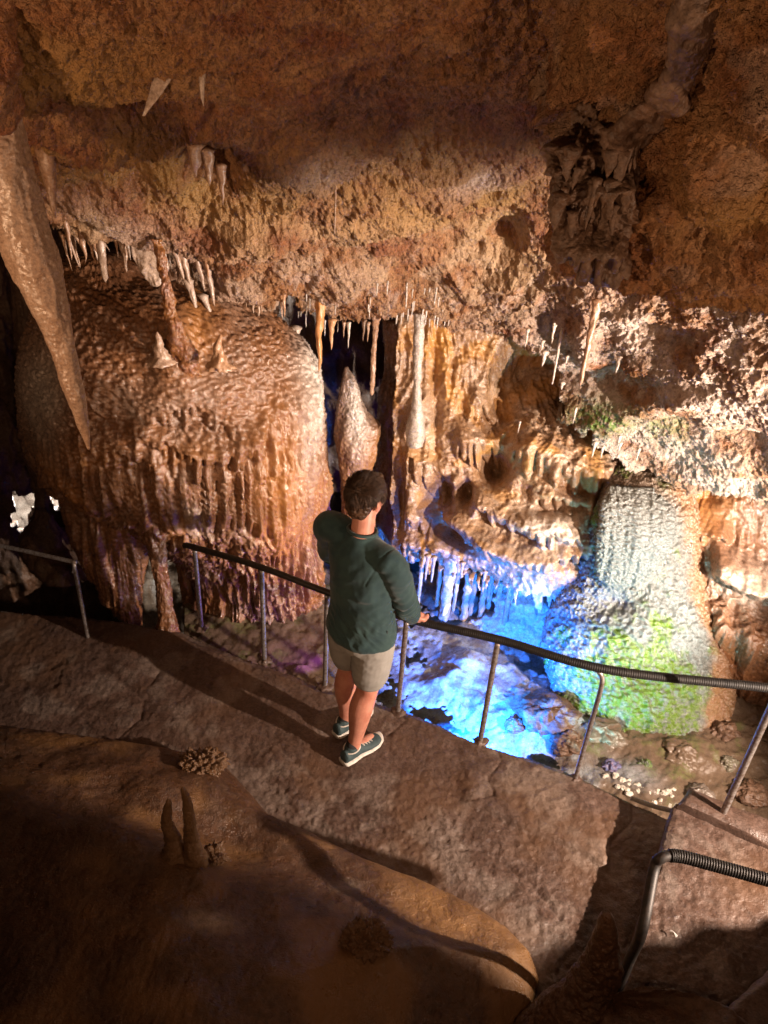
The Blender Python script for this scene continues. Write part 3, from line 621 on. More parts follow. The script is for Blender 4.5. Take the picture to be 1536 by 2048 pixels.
def walk_h(P, px, py):
    x, y = P[..., 0], P[..., 1]
    d_in = pdist(x, y, [tuple(p) for p in IW], False)
    beyond = y > np.interp(x, IW[:, 0], IW[:, 1])
    h = fbm(P * 2.2, 3, 311) * .010 + rid(P * 7, 4, 313, .55) * (.003 + .006 * ss(-.1, .4, fbm(P * 1.7, 2, 316))) + fbm(P * 30, 4, 315, .6) * .0035
    rough = blob(px, py, 900, 1700, 260, 90, .4) + blob(px, py, 640, 1640, 160, 60, .6)
    h = h + rough * (rid(P * 16, 4, 317, .6) * .008)
    # broken slab edge with a worn lower course on the near side
    L = crw[0][0]; ly = np.interp(x, [p[0] for p in L], [p[1] for p in L]); inx = ss(L[0][0] - .05, L[0][0] + .05, x) * (1 - ss(L[-1][0] - .02, L[-1][0] + .03, x))
    jit = .02 * pn(P * 6, 321)
    h = h + .026 * inx * ss(-.012, .012, y - ly + jit) * np.exp(-np.clip(y - ly, 0, 9) * 3.0)
    for poly in slabs:
        e = pdist(x + .02 * pn(P * 5, 331), y + .02 * pn(P * 5, 332), poly, False); h = h - .006 * np.exp(-(e / .008) ** 2) - .003 * np.exp(-(e / .04) ** 2)
    h = h - np.where(beyond, .5 * np.minimum(d_in, .16) + .02 * ss(0, .01, d_in), 0)
    return h
M_walk = M_pave
floor_patch("walkway", 0.0, (-420, 1720, 1190, 2200), 2.8, walk_h, M_walk, mask=outer + [(1760, 2190), (-410, 2190)], warp=5, skirt=.6,
            cols=lambda P, px, py: np.stack([.12 * ss(.1, .5, fbm(P * 4, 3, 331)), 0 * px, .6 * ss(-.1, .4, fbm(P * 2, 3, 333))], -1), kind="structure")
def bed_h(P, px, py):
    c, _ = cells(P * np.array([9, 9, 0]) + .2, 5); c2, _ = cells(P * np.array([26, 26, 0]), 6)
    bl = ss(1180, 1080, px)
    h = fbm(P * 1.6, 3, 341) * .04 + rid(P * 5, 4, 343) * .03 * (1 - .7 * bl) + (.5 - c) * .022 * bl + (.5 - c2) * .012 + .004 * fbm(P * 50, 2, 345)
    h = h + .03 * ss(1090, 1170, px) + .012 * bl + .20 * ss(760, 600, px) + .10 * (blob(px, py, 1090, 1440, 70, 50, .3)) + .06 * blob(px, py, 1450, 1520, 150, 60)
    c3 = cells(P * np.array([20, 20, 0]) + .3, 15)[0]
    h = h + bl * .020 * np.clip(.45 - c3, 0, 1) * 2 * ss(-.1, .3, fbm(P * 2.5, 2, 358)) + .03 * bl * rid(P * 9, 4, 359) * ss(0, .4, fbm(P * 3, 2, 360))
    h = h + .10 * blob(px, py, 930, 1340, 50, 30) * 1 + .08 * blob(px, py, 890, 1375, 40, 20)
    return h
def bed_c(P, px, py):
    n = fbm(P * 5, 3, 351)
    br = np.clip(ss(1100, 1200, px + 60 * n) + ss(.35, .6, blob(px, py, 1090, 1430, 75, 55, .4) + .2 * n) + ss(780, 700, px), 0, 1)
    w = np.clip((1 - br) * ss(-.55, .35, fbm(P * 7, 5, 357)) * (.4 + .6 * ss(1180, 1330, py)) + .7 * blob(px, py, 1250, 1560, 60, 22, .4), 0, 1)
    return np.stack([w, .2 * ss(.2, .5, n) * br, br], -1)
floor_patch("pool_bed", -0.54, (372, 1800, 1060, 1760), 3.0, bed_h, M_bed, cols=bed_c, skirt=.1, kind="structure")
m, nt, b = nmat("still_water"); g = nt.nodes.new("ShaderNodeBsdfGlossy"); g.inputs["Roughness"].default_value = .04; tr = nt.nodes.new("ShaderNodeBsdfTransparent"); tr.inputs[0].default_value = (.74, .91, 1.0, 1)
fr = nt.nodes.new("ShaderNodeFresnel"); fr.inputs[0].default_value = 1.33; mx = nt.nodes.new("ShaderNodeMixShader"); bp = nt.nodes.new("ShaderNodeBump"); bp.inputs["Distance"].default_value = .004; bp.inputs["Strength"].default_value = .3
nt.links.new(tex(nt, 9, 3, .5, nt.nodes.new("ShaderNodeNewGeometry").outputs["Position"]), bp.inputs["Height"])
nt.links.new(bp.outputs[0], g.inputs["Normal"]); nt.links.new(bp.outputs[0], fr.inputs["Normal"])
nt.links.new(fr.outputs[0], mx.inputs[0]); nt.links.new(tr.outputs[0], mx.inputs[1]); nt.links.new(g.outputs[0], mx.inputs[2]); nt.links.new(mx.outputs[0], nt.nodes["Material Output"].inputs[0]); nt.nodes.remove(b)
wv = np.array([[-2.2, 3.0, -.535], [4.6, 2.2, -.535], [4.6, 7.6, -.535], [-2.2, 7.6, -.535]])
tag(mk("pool_water", wv, [(0, 1, 2, 3)], m), kind="structure")

# raised step on the right with its kerb
stepC = [(1345, 1612), (1360, 1600), (1800, 1800), (1900, 2300), (1150, 2300), (1235, 1985), (1275, 1850), (1315, 1720)]
def step_h(P, px, py):
    e = pdist(px, py, stepC)
    return fbm(P * 2.5, 3, 361) * .012 + rid(P * 8, 4, 363) * .006 + fbm(P * 32, 4, 365, .6) * .004 - .012 * (1 - ss(0, 16, e)) - .02 * ss(.015, .0, np.abs(pn(P * np.array([1.4, 1.4, 0]), 366)))*.4
floor_patch("step", .17, (1130, 1820, 1560, 2280), 3.2, step_h, M_walk, mask=stepC, warp=5, skirt=.3,
            cols=lambda P, px, py: np.stack([.15 * ss(.1, .5, fbm(P * 4, 3, 371)), 0 * px, .8 * blob(px, py, 1500, 1760, 70, 60)], -1), kind="structure")
def slabV(poly, z0, z1, n=40, seed=0, jit=.012):
    """rough block over a footprint polygon in the world plane"""
    pass
def block(name, foot, z0, z1, mat, seed=0, jit=.010, res=.02, bev=.025, **tg):
    """rough stone block over a convex four-corner footprint"""
    f = np.array(foot, float); L1 = np.linalg.norm(f[1] - f[0]); L2 = np.linalg.norm(f[3] - f[0])
    nu, nv, nz = int(L1 / res) + 2, int(L2 / res) + 2, int((z1 - z0) / res) + 2
    bm = bmesh.new(); bmesh.ops.create_cube(bm, size=1)
    def gpatch(a, b, c, d, n, m):
        u = np.linspace(0, 1, n); v = np.linspace(0, 1, m); U, V = np.meshgrid(u, v)
        P = ((1 - U) * (1 - V))[..., None] * a + (U * (1 - V))[..., None] * b + (U * V)[..., None] * c + ((1 - U) * V)[..., None] * d
        return P.reshape(-1, 3), [tuple(q) for q in gridF(m, n)]
    bm.free()
    lo = [np.array([*p, z0]) for p in f]; hi = [np.array([*p, z1]) for p in f]
    parts = [gpatch(hi[0], hi[1], hi[2], hi[3], nu, nv)]
    for k in range(4):
        j = (k + 1) % 4; n = nu if k % 2 == 0 else nv
        parts.append(gpatch(lo[k], lo[j], hi[j], hi[k], n, nz))
    V, Fc = join(parts); c = V.mean(0)
    ctr = np.array([*f.mean(0), (z0 + z1) / 2])
    dz = np.minimum(1, (z1 - V[:, 2]) / bev); de = np.minimum(1, pdist(V[:, 0], V[:, 1], [tuple(p) for p in f]) / bev)
    out = V - ctr; out[:, 2] *= .3; out /= np.linalg.norm(out, axis=1)[:, None] + 1e-9
    corner = (1 - dz) * (1 - de)
    V = V - out * (corner * bev * .5)[:, None]; V[:, 2] -= corner * bev * .4
    V = V + out * (jit * (fbm(V * 6, 3, seed) + .5 * fbm(V * 25, 3, seed + 5)))[:, None] + np.array([0, 0, 1]) * (jit * .6 * fbm(V * 8, 4, seed + 9) * (V[:, 2] > z0 + .02))[:, None]
    o = mk(name, V, Fc, mat)
    return tag(o, **tg)
kb = [fl(1352, 1618, .17)[:2], fl(1760, 1800, .17)[:2], fl(1790, 1745, .17)[:2], fl(1372, 1590, .17)[:2]]
block("kerb", kb, -.6, .235, M_walk, 380, .010, kind="structure")
block("step", [fl(1400, 2060, .34)[:2], fl(1700, 2150, .34)[:2], fl(1760, 1900, .34)[:2], fl(1560, 1915, .34)[:2]], -.1, .34, M_walk, 385, .012, kind="structure")
# weathered litter of paper on the step
pp = fl(1347, 1868, .185)
v = [pp + np.array(q) for q in ((-.016, .010, .002), (.004, -.018, .004), (.014, -.012, .010), (-.006, .018, .003), (-.001, .0, .012))]
tag(mk("paper_scrap", v, [(0, 1, 4), (1, 2, 4), (2, 3, 4), (3, 0, 4)], plain("paper", (.75, .73, .7), .8), smooth=False), "tiny white torn paper scrap lying on the raised step", "paper scrap")

# ------------------------------------------------------------------ foreground ledge
lp = [(-420, 1440), (-100, 1450), (0, 1462), (140, 1478), (300, 1500), (400, 1520), (460, 1548), (500, 1592), (540, 1638), (620, 1672), (700, 1712), (770, 1742), (850, 1772), (940, 1815), (1010, 1862), (1060, 1915), (1078, 1965), (1060, 2030), (1000, 2110), (950, 2300), (-420, 2300)]
LW = [tuple(fl(*p)[:2]) for p in lp]
def ledge_h(P, px, py):
    x, y = P[..., 0], P[..., 1]
    ins = pip(x, y, LW); d = pdist(x, y, LW[:-1], False); d = np.where(ins, d, 0)
    h = .13 * np.sqrt(np.clip(1 - (1 - np.clip(d / .16, 0, 1)) ** 2, 0, 1)) + .30 * ss(0, .95, d) + .05 * d
    h = h + fbm(P * 1.3, 3, 401) * .05 * ss(0, .3, d) + .006 * fbm(P * 9, 3, 403) + .0022 * fbm(P * 45, 3, 405)
    h = h + .004 * rid(P * np.array([30, 12, 0]), 2, 406) * ss(1750, 1900, py)
    # hollow round the two little stalagmites and a low ridge
    h = h - .08 * blob(px, py, 300, 1700, 170, 60, .2) + .05 * blob(px, py, 250, 1800, 260, 40, .25) - .03 * blob(px, py, 560, 1760, 120, 40, .3)
    for cx_, cy_, r in ():
        bb = ss(.25, .9, blob(px, py, cx_, cy_, r, r * .75) + .18 * pn(P * 12, 407)); pc = cells(P * np.array([34, 34, 0]), 9)[0]
        h = h + bb * (.022 + .035 * (.6 - pc))
    return h
def ledge_c(P, px, py):
    n = fbm(P * 2.4, 3, 411)
    return np.stack([.5 * blob(px, py, 430, 1950, 45, 22) + .3 * blob(px, py, 690, 1815, 26, 14), 0 * px, np.clip(ss(-.1, .5, n) * .6 + .6 * blob(px, py, 960, 1880, 110, 90), 0, 1)], -1)  # ochre blob at the right end puts the gold lamp glint into the colour
floor_patch("rock_ledge", 0.0, (-430, 1110, 1430, 2290), 3.2, ledge_h, M_ledge, mask=lp, skirt=.1, cols=ledge_c,
            label="smooth rounded brown rock ledge in the left foreground beside the walkway", cat="rock ledge")
def on_ledge(px, py):  # world point of the ledge seen at a pixel
    z = 0.0
    for _ in range(14):
        p = fl(px, py, z); z = .6 * z + .4 * float(ledge_h(fl(px, py, z)[None], *[np.array([q]) for q in proj(np.array([p[0], p[1], 0.0]))[:2]])[0])
    return fl(px, py, z)
for i, (x, yb, yt, w, lab) in enumerate(((348, 1705, 1595, .065, "leaning squat stalagmite with a broken tip on the foreground ledge, left of the smooth pair"), (388, 1715, 1568, .062, "taller smooth finger-shaped stalagmite on the foreground ledge"))):
    b_ = on_ledge(x, yb); t = float(proj(b_)[2])
    stalagmite("stalagmite", x, yb + 8, yt, t, w, M_ledge, lab, seed=420 + i, nu=28, rough=.10, cols=(.05, 0, .5), power=.42)

# rough dark stalagmite at the bottom edge
def st_disp(P, px, py, N):
    return fbm(P * 4, 3, 431) * .02 + (.5 - cells(P * 34, 8)[0]) * .014 * ss(1870, 1900, py) + .004 * fbm(P * 60, 2, 433)
body("stalagmite", ry([(1826, 1205, 1222, 1.50), (1840, 1196, 1232, 1.50), (1870, 1188, 1238, 1.50), (1900, 1172, 1240, 1.5), (1940, 1160, 1243, 1.5), (1980, 1130, 1232, 1.5), (2020, 1090, 1228, 1.48), (2080, 1040, 1240, 1.46), (2200, 980, 1260, 1.44)]), 240, 160, st_disp, M_ledge, deep=.9,
     label="dark warty stalagmite rising from the bottom edge beside the near handrail", cat="stalagmite")
body("boulder", ry([(2000, 1235, 1290, 1.5), (2015, 1215, 1420, 1.46), (2050, 1200, 1500, 1.42), (2150, 1180, 1560, 1.38)]), 80, 120, lambda P, px, py, N: fbm(P * 5, 4, 436) * .02, M_ledge, deep=.35,
     label="low shadowed rock at the foot of the warty stalagmite, bottom edge", cat="rock")

# ------------------------------------------------------------------ railings
def ribbed(path, r, pitch=.0125, amp=.0022, nu=14):
    p = np.asarray(path); L = np.r_[0, np.cumsum(np.linalg.norm(np.diff(p, axis=0), axis=1))]
    s = np.arange(0, L[-1], pitch / 4); q = np.stack([np.interp(s, L, p[:, k]) for k in range(3)], 1)
    rr = r + amp * np.array([1, .35, -1, .35])[np.arange(len(s)) % 4]
    return tube(q, rr, nu)
def on_rail(px, py, z): return fl(px, py, z)
bots = [(403, 1255, 0), (529, 1322, 0), (650, 1372, 0), (796, 1424, 0), (960, 1484, 0), (1150, 1560, 0), (1440, 1640, .17)]
tops = [(389, 1100), (521, 1140), (655, 1190), (812, 1242), (1000, 1285), (1205, 1345), (1530, 1430)]
bw = [fl(x, y, z) for x, y, z in bots]; tw = []
for b_, (tx, ty) in zip(bw, tops):
    zs = np.linspace(.3, 1.3, 400); q = np.stack([0 * zs + b_[0], 0 * zs + b_[1], b_[2] + zs], 1); k = int(np.argmin(abs(proj(q)[1] - ty))); tw.append(q[k])
rail = empty("handrail", tuple(fl(796, 1424)))
tag(rail, "long metal pool railing with black ribbed hose on its right half", "railing")
rp = [tw[0] + (tw[0] - tw[1]) * .16 + np.array([0, 0, .012])] + [t + np.array([0, 0, .02]) for t in tw[:6]] + [fl(1536, 1376, float(tw[5][2]) + .025), fl(1800, 1412, float(tw[5][2]) + .03)]
rpath = bez(rp, 260)
# left part smooth, right part wrapped
i_split = int(np.argmin(abs(proj(rpath)[0] - 832)))
v, f = tube(rpath[:i_split + 3], .0195, 12); mk("top_rail", v, f, M_rail, rail)
v, f = tube(rpath[i_split:], .016, 12); core = mk("top_rail", v, f, M_rail, rail)
v, f = ribbed(rpath[i_split:], .0225, .011, .0018); mk("ribbed_hose", v, f, M_black, rail)
for i, (b_, t_) in enumerate(zip(bw, tw)):
    n = 40; s = np.linspace(0, 1, n)[:, None]; p = b_ - np.array([0, 0, .03]) + s * (t_ + np.array([0, 0, .03]) - b_)
    if i == 5:
        k = bez([b_ - np.array([0, 0, .03]), b_ + (t_ - b_) * .5, b_ + (t_ - b_) * .86, b_ + (t_ - b_) * .96 + np.array([-.012, .01, .0]), t_ + np.array([-.06, .02, .01])], 60); v, f = tube(k, .0125, 12)
    elif i == 6: v, f = tube(bez([b_ - np.array([0, 0, .03]), b_ + (t_ - b_) * .5, t_ + (t_ - b_) * .12], 60), .0165, 12)
    else: v, f = tube(p, .0155, 12)
    mk("post", v, f, M_steel, rail)
    n_ = 24; u = np.linspace(0, np.pi / 2, 9); th_ = np.linspace(0, 2 * np.pi, n_, endpoint=False)
    Q = np.stack([.045 * np.cos(u)[:, None] * np.cos(th_), .045 * np.cos(u)[:, None] * np.sin(th_), .022 * np.sin(u)[:, None] * np.ones(n_)], -1); Q = Q * (1 + .5 * fbm((Q + b_) * 30, 3, i))[..., None] + b_ - np.array([0, 0, .004])
    mk("post_base", Q.reshape(-1, 3), gridF(9, n_, True), M_walk, rail)
# near handrail
b2 = fl(1232, 1985, .17); hh = .62
tp = b2 + np.array([0, 0, hh]); e1 = fl(1560, 1772, tp[2]); e0 = fl(1352, 1722, tp[2])
rail2 = empty("handrail", tuple(b2)); tag(rail2, "near handrail bent round a corner at bottom right, wrapped in black ribbed hose", "railing")
zc = float(tp[2])
cp = [b2 - np.array([0, 0, .05]), b2 + np.array([0, 0, .25]), b2 + np.array([0, 0, .46]), fl(1308, 1740, zc - .05), fl(1322, 1716, zc), fl(1356, 1712, zc + .003), fl(1420, 1728, zc), fl(1500, 1750, zc), fl(1650, 1792, zc)]
pth = bez(cp, 200)
v, f = tube(pth, .021, 14); mk("rail_tube", v, f, M_rail, rail2)
k0 = int(np.argmin(np.hypot(proj(pth)[0] - 1340, proj(pth)[1] - 1712)))
v, f = ribbed(pth[k0:], .0245, .010, .0018); mk("ribbed_hose", v, f, M_black, rail2)
# dim railing at the far left
pl = fl(176, 1275, 0.0); far = empty("handrail", tuple(pl)); tag(far, "dim grey railing in the shadows at the far left of the walkway", "railing")
def vert(b, h): return [b - np.array([0, 0, .02]), b + np.array([0, 0, h])]
v, f = tube(np.linspace(*vert(pl, .60), 20), .0135, 10); mk("post", v, f, M_steel, far)
q1 = pl + np.array([0, 0, .60]); v, f = tube(bez([q1 + np.array([.02, 0, 0]), q1 + np.array([-.5, .12, 0]), q1 + np.array([-1.4, .3, 0])], 40), .0135, 10); mk("top_rail", v, f, M_steel, far)
pl2 = pl + np.array([-.75, .17, 0]); v, f = tube(np.linspace(*vert(pl2, .60), 20), .0135, 10); mk("post", v, f, M_steel, far)
# conduit on the outer edge near the step
cpth = bez([fl(1262, 1596, -.03), fl(1300, 1610, -.04), fl(1338, 1620, -.05), fl(1375, 1628, -.06)], 30); v, f = ribbed(cpth, .012, .010, .002)
tag(mk("conduit", v, f, plain("grey_plastic", (.35, .34, .32), .4)), "short pale ribbed conduit on the pool side of the walkway by the step", "conduit")

# ------------------------------------------------------------------ hanging stones
def Tr(px, py, Y): return float(TY(px, py, Y))
body("stalactite", ry([(180, -110, 30, 2.55), (300, -70, 62, 2.55), (400, -40, 88, 2.55), (500, 10, 112, 2.55), (600, 58, 130, 2.55), (700, 104, 151, 2.55), (800, 140, 168, 2.55), (870, 165, 178, 2.55), (898, 175, 180, 2.55)]), 300, 90,
     lambda P, px, py, N: fbm(P * np.array([5, 5, 2]), 3, 501) * .018 + .008 * rid(P * np.array([22, 22, 5]), 3, 503) + .002 * fbm(P * 80, 2, 504), M_stal, deep=.8,
     label="huge pale tapering stalactite hanging at the far left in front of the mound", cat="stalactite", cols=lambda P, px, py: np.stack([.15 + 0 * px, 0 * px, 0 * px], -1))
body("stone_drapery", ry([(-60, -160, 10, 2.3), (60, -150, 30, 2.35), (150, -150, 52, 2.4), (220, -140, 44, 2.45), (262, -120, 24, 2.5)]), 100, 80, lambda P, px, py, N: fbm(P * 6, 4, 506) * .03, M_roof, deep=.7,
     label="lumpy brown knob of rock hanging at the top left corner", cat="drapery")
S = [  # px, py, Y, tip, width, label
 (82, 262, 3.2, 440, .075, "slender dark stalactite just right of the huge one at far left", dict(taper=.7)),
 (398, 62, 2.75, 212, .036, "long thin pale stalactite high on the roof, right of the pair of fins", dict(taper=.8, cols=(.45, 0, 0))),
 (420, 48, 2.75, 96, .028, "short pale stub beside the long thin stalactite high on the roof", dict(taper=.6, cols=(.4, 0, 0))),
 (368, 92, 2.80, 164, .040, "bent pale stalactite above the fin-shaped one, high on the roof", dict(taper=.9, cols=(.4, 0, 0), lean=(.02, 0))),
 (227, 222, 3.25, 262, .03, "small lone stalactite hanging below the upper left roof ledge", dict(cols=(.3, 0, 0))),
 (150, 215, 3.1, 245, .045, "short blunt stalactite left of the small lone one on the upper ledge", dict(cols=(.25, 0, 0))),
 (205, 240, 3.3, 302, .018, "dark needle stalactite under the upper left roof ledge", dict()),
 (442, 330, 3.9, 412, .05, "dark pointed stalactite in the hollow at upper left of the roof", dict()),
 (388, 290, 3.8, 355, .07, "broad dark stalactite in the roof hollow, left of the pointed one", dict(taper=.6)),
 (415, 300, 3.85, 372, .06, "dark middle stalactite in the roof hollow above the mound", dict(taper=.6)),
 (500, 335, 4.0, 400, .03, "thin dark stalactite just right of the roof hollow", dict()),
 (672, 350, 3.9, 470, .010, "hair-thin dark root hanging down the middle of the roof", dict(tipw=.5)),
 (125, 400, 4.1, 520, .045, "leftmost thin stalactite of the row over the mound", dict()),
 (160, 445, 4.2, 525, .05, "dark slim stalactite second from the left over the mound", dict()),
 (194, 435, 4.2, 565, .045, "forked pale stalactite that touches the mound, seen left of the row", dict(taper=.35, tipw=.45, cols=(.35, 0, 0), collar=.5)),
 (178, 440, 4.22, 500, .04, "left prong of the forked stalactite over the mound", dict(cols=(.3, 0, 0), lean=(.09, 0))),
 (245, 478, 4.3, 545, .045, "brown stalactite with knobby shaft right of the forked one", dict(cols=(.1, 0, 0))),
 (232, 480, 4.3, 515, .02, "tiny spike beside the knobby brown stalactite", dict()),
 (640, 575, 4.75, 745, .075, "long orange stalactite hanging in front of the dark cavity", dict(taper=.8, cols=(.1, 0, .8))),
 (664, 640, 4.8, 700, .045, "short orange stalactite right beside the long orange one", dict(cols=(.2, 0, .7))),
 (698, 645, 4.9, 696, .024, "white pointed soda straw hanging over the dark cavity", dict(cols=(.8, 0, .2))),
 (688, 645, 4.9, 676, .022, "brown short spike left of the white pointed straw", dict()),
 (728, 640, 5.1, 683, .03, "left brown spike of the pair at the cavity mouth", dict()),
 (737, 645, 5.15, 684, .026, "right brown spike of the pair at the cavity mouth", dict()),
 (752, 628, 5.0, 792, .034, "thin straight brown column hanging free in the dark cavity", dict(taper=.25, tipw=.75, collar=.8)),
 (590, 655, 5.0, 735, .07, "pale stalactite blade on the cavity edge of the great mound", dict(cols=(.5, 0, 0))),
 (517, 600, 4.7, 640, .028, "small pale stalactite under the roof lip above the mound", dict(cols=(.3, 0, .1))),
 (506, 602, 4.7, 632, .022, "smaller pale spike left of the one under the roof lip", dict(cols=(.3, 0, .1))),
 (1195, 560 + 40, 4.4, 772, .045, "grey finger stalactite hanging on the bright right part of the roof", dict(taper=.5, tipw=.3)),
 (1128, 640, 4.9, 770, .022, "pale crooked rib running down the bright roof left of the grey finger", dict(tipw=.5, cols=(.6, 0, 0))),
 (1120, 262, 3.0, 282, .020, "tiny white tipped straw at the edge of the dark roof fold", dict(cols=(.7, 0, 0))),
 (1305, 150, 2.4, 215, .07, "knob-like drip high on the right roof fold", dict(taper=.5)),
 (1362, 40, 2.2, 170, .06, "pale tipped tongue of stone at the top right of the roof", dict(taper=.5, cols=(.25, 0, 0))),
 (1140, 420, 2.95, 558, .05, "slim dark stalactite at the outer edge of the right roof fold", dict(taper=.6)),
 (1215, 360, 2.7, 520, .08, "dark ribbed stalactite in the middle of the right roof fold", dict(taper=.5)),
]
for i, (x, y, Y, tip, w, lab, kw) in enumerate(S):
    stalactite("stalactite", x, y, Tr(x, y, Y) , tip, w, M_stal, lab, seed=600 + i, nu=18 if w > .03 else 10, **kw)
# flat fins
body("stone_drapery", ry([(110, 336, 350, 2.78), (150, 312, 346, 2.76), (185, 298, 325, 2.75), (215, 290, 302, 2.74), (232, 284, 290, 2.74)]), 70, 30, lambda P, px, py, N: .003 * fbm(P * 20, 3, 610), M_stal, deep=.25, cols=lambda P, px, py: np.stack([.4 + 0 * px, 0 * px, 0 * px], -1), label="flat pale leaning fin of stone high on the roof, upper left", cat="drapery")
body("stone_drapery", ry([(470, 262, 330, 4.3), (510, 266, 334, 4.3), (545, 282, 330, 4.3), (565, 300, 320, 4.3), (572, 306, 312, 4.3)]), 70, 60, lambda P, px, py, N: .012 * fbm(P * 14, 3, 612) + .01 * rid(P * np.array([20, 20, 3]), 2, 613), M_stal, deep=.2, cols=lambda P, px, py: np.stack([.35 + 0 * px, 0 * px, 0 * px], -1), label="flat pale shield-shaped fin hanging left of the glossy amber column", cat="drapery")
body("amber_column", ry([(478, 304, 320, 4.12), (520, 312, 330, 4.10), (570, 322, 341, 4.08), (620, 330, 352, 4.08), (655, 336, 366, 4.09), (690, 338, 384, 4.13), (725, 344, 396, 4.17), (755, 352, 404, 4.22), (785, 365, 398, 4.27)]), 190, 80, lambda P, px, py, N: .016 * fbm(P * 14, 3, 615) + .008 * rid(P * np.array([50, 50, 16]), 3, 616) + .012 * ss(640, 700, py) * (.5 - cells(P * 40, 3)[0]), rock("glossy_amber_stone", (.20, .07, .018), (.32, .13, .03), (.25, .10, .05), .24, 3, 12, ((70, .9, .012),), spec=.8, coat=.25), deep=.7,
     label="glossy amber column joining the roof to the mound top", cat="column")
body("pale_column", ry([(626, 828, 850, 5.0), (700, 826, 846, 4.98), (780, 826, 842, 4.96), (830, 820, 846, 4.95), (860, 812, 850, 4.95), (890, 815, 846, 4.93)]), 170, 40, lambda P, px, py, N: .006 * fbm(P * 12, 3, 621) + .004 * rid(P * np.array([50, 50, 40]), 2, 622), M_white, deep=1, label="slender pale column from the roof lip down the golden wall", cat="column")
body("stalagmite", ry([(733, 690, 695, 5.2), (756, 685, 706, 5.2), (800, 680, 722, 5.2), (850, 674, 740, 5.18), (900, 676, 752, 5.15), (940, 682, 742, 5.15), (1000, 684, 744, 5.1), (1150, 684, 750, 5.1)]), 260, 120,
     lambda P, px, py, N: .012 * fbm(P * 5, 3, 631) + .016 * rid(P * np.array([12, 12, 2]), 3, 632) + .008 * rid(P * 34, 2, 633) + .08 * blob(px, py, 752, 850, 18, 30) , M_flow, deep=.8,
     cols=lambda P, px, py: np.stack([np.clip(.8 * blob(px, py, 712, 830, 22, 90), 0, 1), 0 * px, .6 * ss(800, 900, py)], -1), label="big pointed stalagmite standing in the dark cavity above the man's head", cat="stalagmite")
body("stone_column", ry([(725, 622, 634, 5.6), (800, 622, 648, 5.6), (900, 630, 652, 5.6), (1000, 632, 656, 5.6), (1150, 630, 660, 5.6)]), 120, 40, leg_disp(640, .02), M_flow, deep=.9, label="thin purple-lit column just right of the great mound in the cavity", cat="column")
body("stone_column", ry([(640, 776, 800, 5.7), (760, 768, 800, 5.65), (880, 756, 800, 5.6), (1000, 756, 800, 5.5), (1150, 756, 806, 5.4)]), 200, 70, leg_disp(645, .035), M_flow, deep=.9, label="shadowed fluted column at the right side of the dark cavity", cat="column")
stalagmite("stalagmite", 322, 725, 662, Tr(322, 725, 4.05), .075, M_stal, "grey blunt stalagmite standing on the mound left of the amber column", seed=650, cols=(.12, 0, 0), nu=36, rough=.22)
stalagmite("stalagmite", 440, 735, 668, Tr(440, 735, 4.08), .075, M_stal, "pinkish cone stalagmite on the mound right of the amber column", seed=651, cols=(.05, 0, .2), nu=36, rough=.22)
for i, (x0, y0, w, yb, c, lab) in enumerate(((903, 1115, .085, 1240, .5, "widest pale pillar in the blue hollow, nearest the man"), (940, 1145, .06, 1225, .3, "second pillar in the blue hollow, right of the widest one"), (973, 1155, .05, 1248, .0, "pink-lit pillar in the middle of the blue hollow"), (1003, 1165, .04, 1262, .1, "thinner orange pillar right of the pink-lit one"), (985, 1140, .03, 1200, .1, "short hanging spike between the pink and orange pillars"))):
    stalactite("stalactite", x0, y0, Tr(x0, y0, 4.85), yb + (50 if i < 4 else 0), w, M_white, lab, cat="pillar", seed=660 + i, nu=24, taper=.25, tipw=.75, cols=(c, 0, .4), collar=.3)
# curtain of drips along the roof lip above the mound (right of the fin)
r = random.Random(5); k = 0
names = ["short", "thin", "crooked", "knobby", "blunt", "pale", "brown", "slanting", "stubby", "ribbed"]
anchor = ["left of the amber column", "just right of the amber column", "over the amber column's foot", "over the mound's middle", "above the pink cone", "over the mound's right shoulder"]
for (x, y, tip, w, ax_, nm) in ((285, 480, 520, .03, 0, 1), (345, 485, 560, .05, 1, 0), (362, 492, 600, .045, 1, 3), (386, 486, 580, .05, 2, 6), (405, 486, 612, .055, 2, 9), (420, 488, 560, .04, 3, 1), (436, 490, 530, .035, 3, 8), (448, 492, 590, .05, 3, 7), (470, 492, 545, .035, 4, 5), (486, 498, 560, .04, 4, 2), (500, 505, 580, .035, 5, 1), (515, 515, 560, .03, 5, 0), (375, 560, 632, .05, 2, 4), (405, 590, 634, .05, 3, 4)):
    stalactite("stalactite", x, y, Tr(x, y, 4.42 + (x - 330) * .0011), tip, w, M_stal, f"{names[nm]} drip in the roof-lip row {anchor[ax_]}", group="drips along the roof lip", seed=700 + k, nu=12, taper=.7, lean=(.05, 0), cols=(.15 + .02 * k % .3, 0, 0)); k += 1
for i in range(46):
    x = r.uniform(108, 590); y = float(np.interp(x, [60, 120, 210, 320, 400, 520, 590], [408, 460, 482, 492, 500, 540, 600])) + r.uniform(-14, 10)
    stalactite("stalactite", x, y, Tr(x, y, float(np.interp(x, [100, 330, 590], [4.12, 4.40, 4.75])) + r.uniform(-.05, .15)), y + r.choice((18, 30, 45, 70)) * r.uniform(.7, 1.3), r.uniform(.014, .040), M_stal, "one of the many thin drips fringing the roof lip above the great mound", group="thin drips fringing the roof lip", seed=740 + i, nu=9, taper=.7, lean=(r.uniform(0, .04), 0), cols=(r.uniform(0, .4), 0, r.uniform(0, .3)))
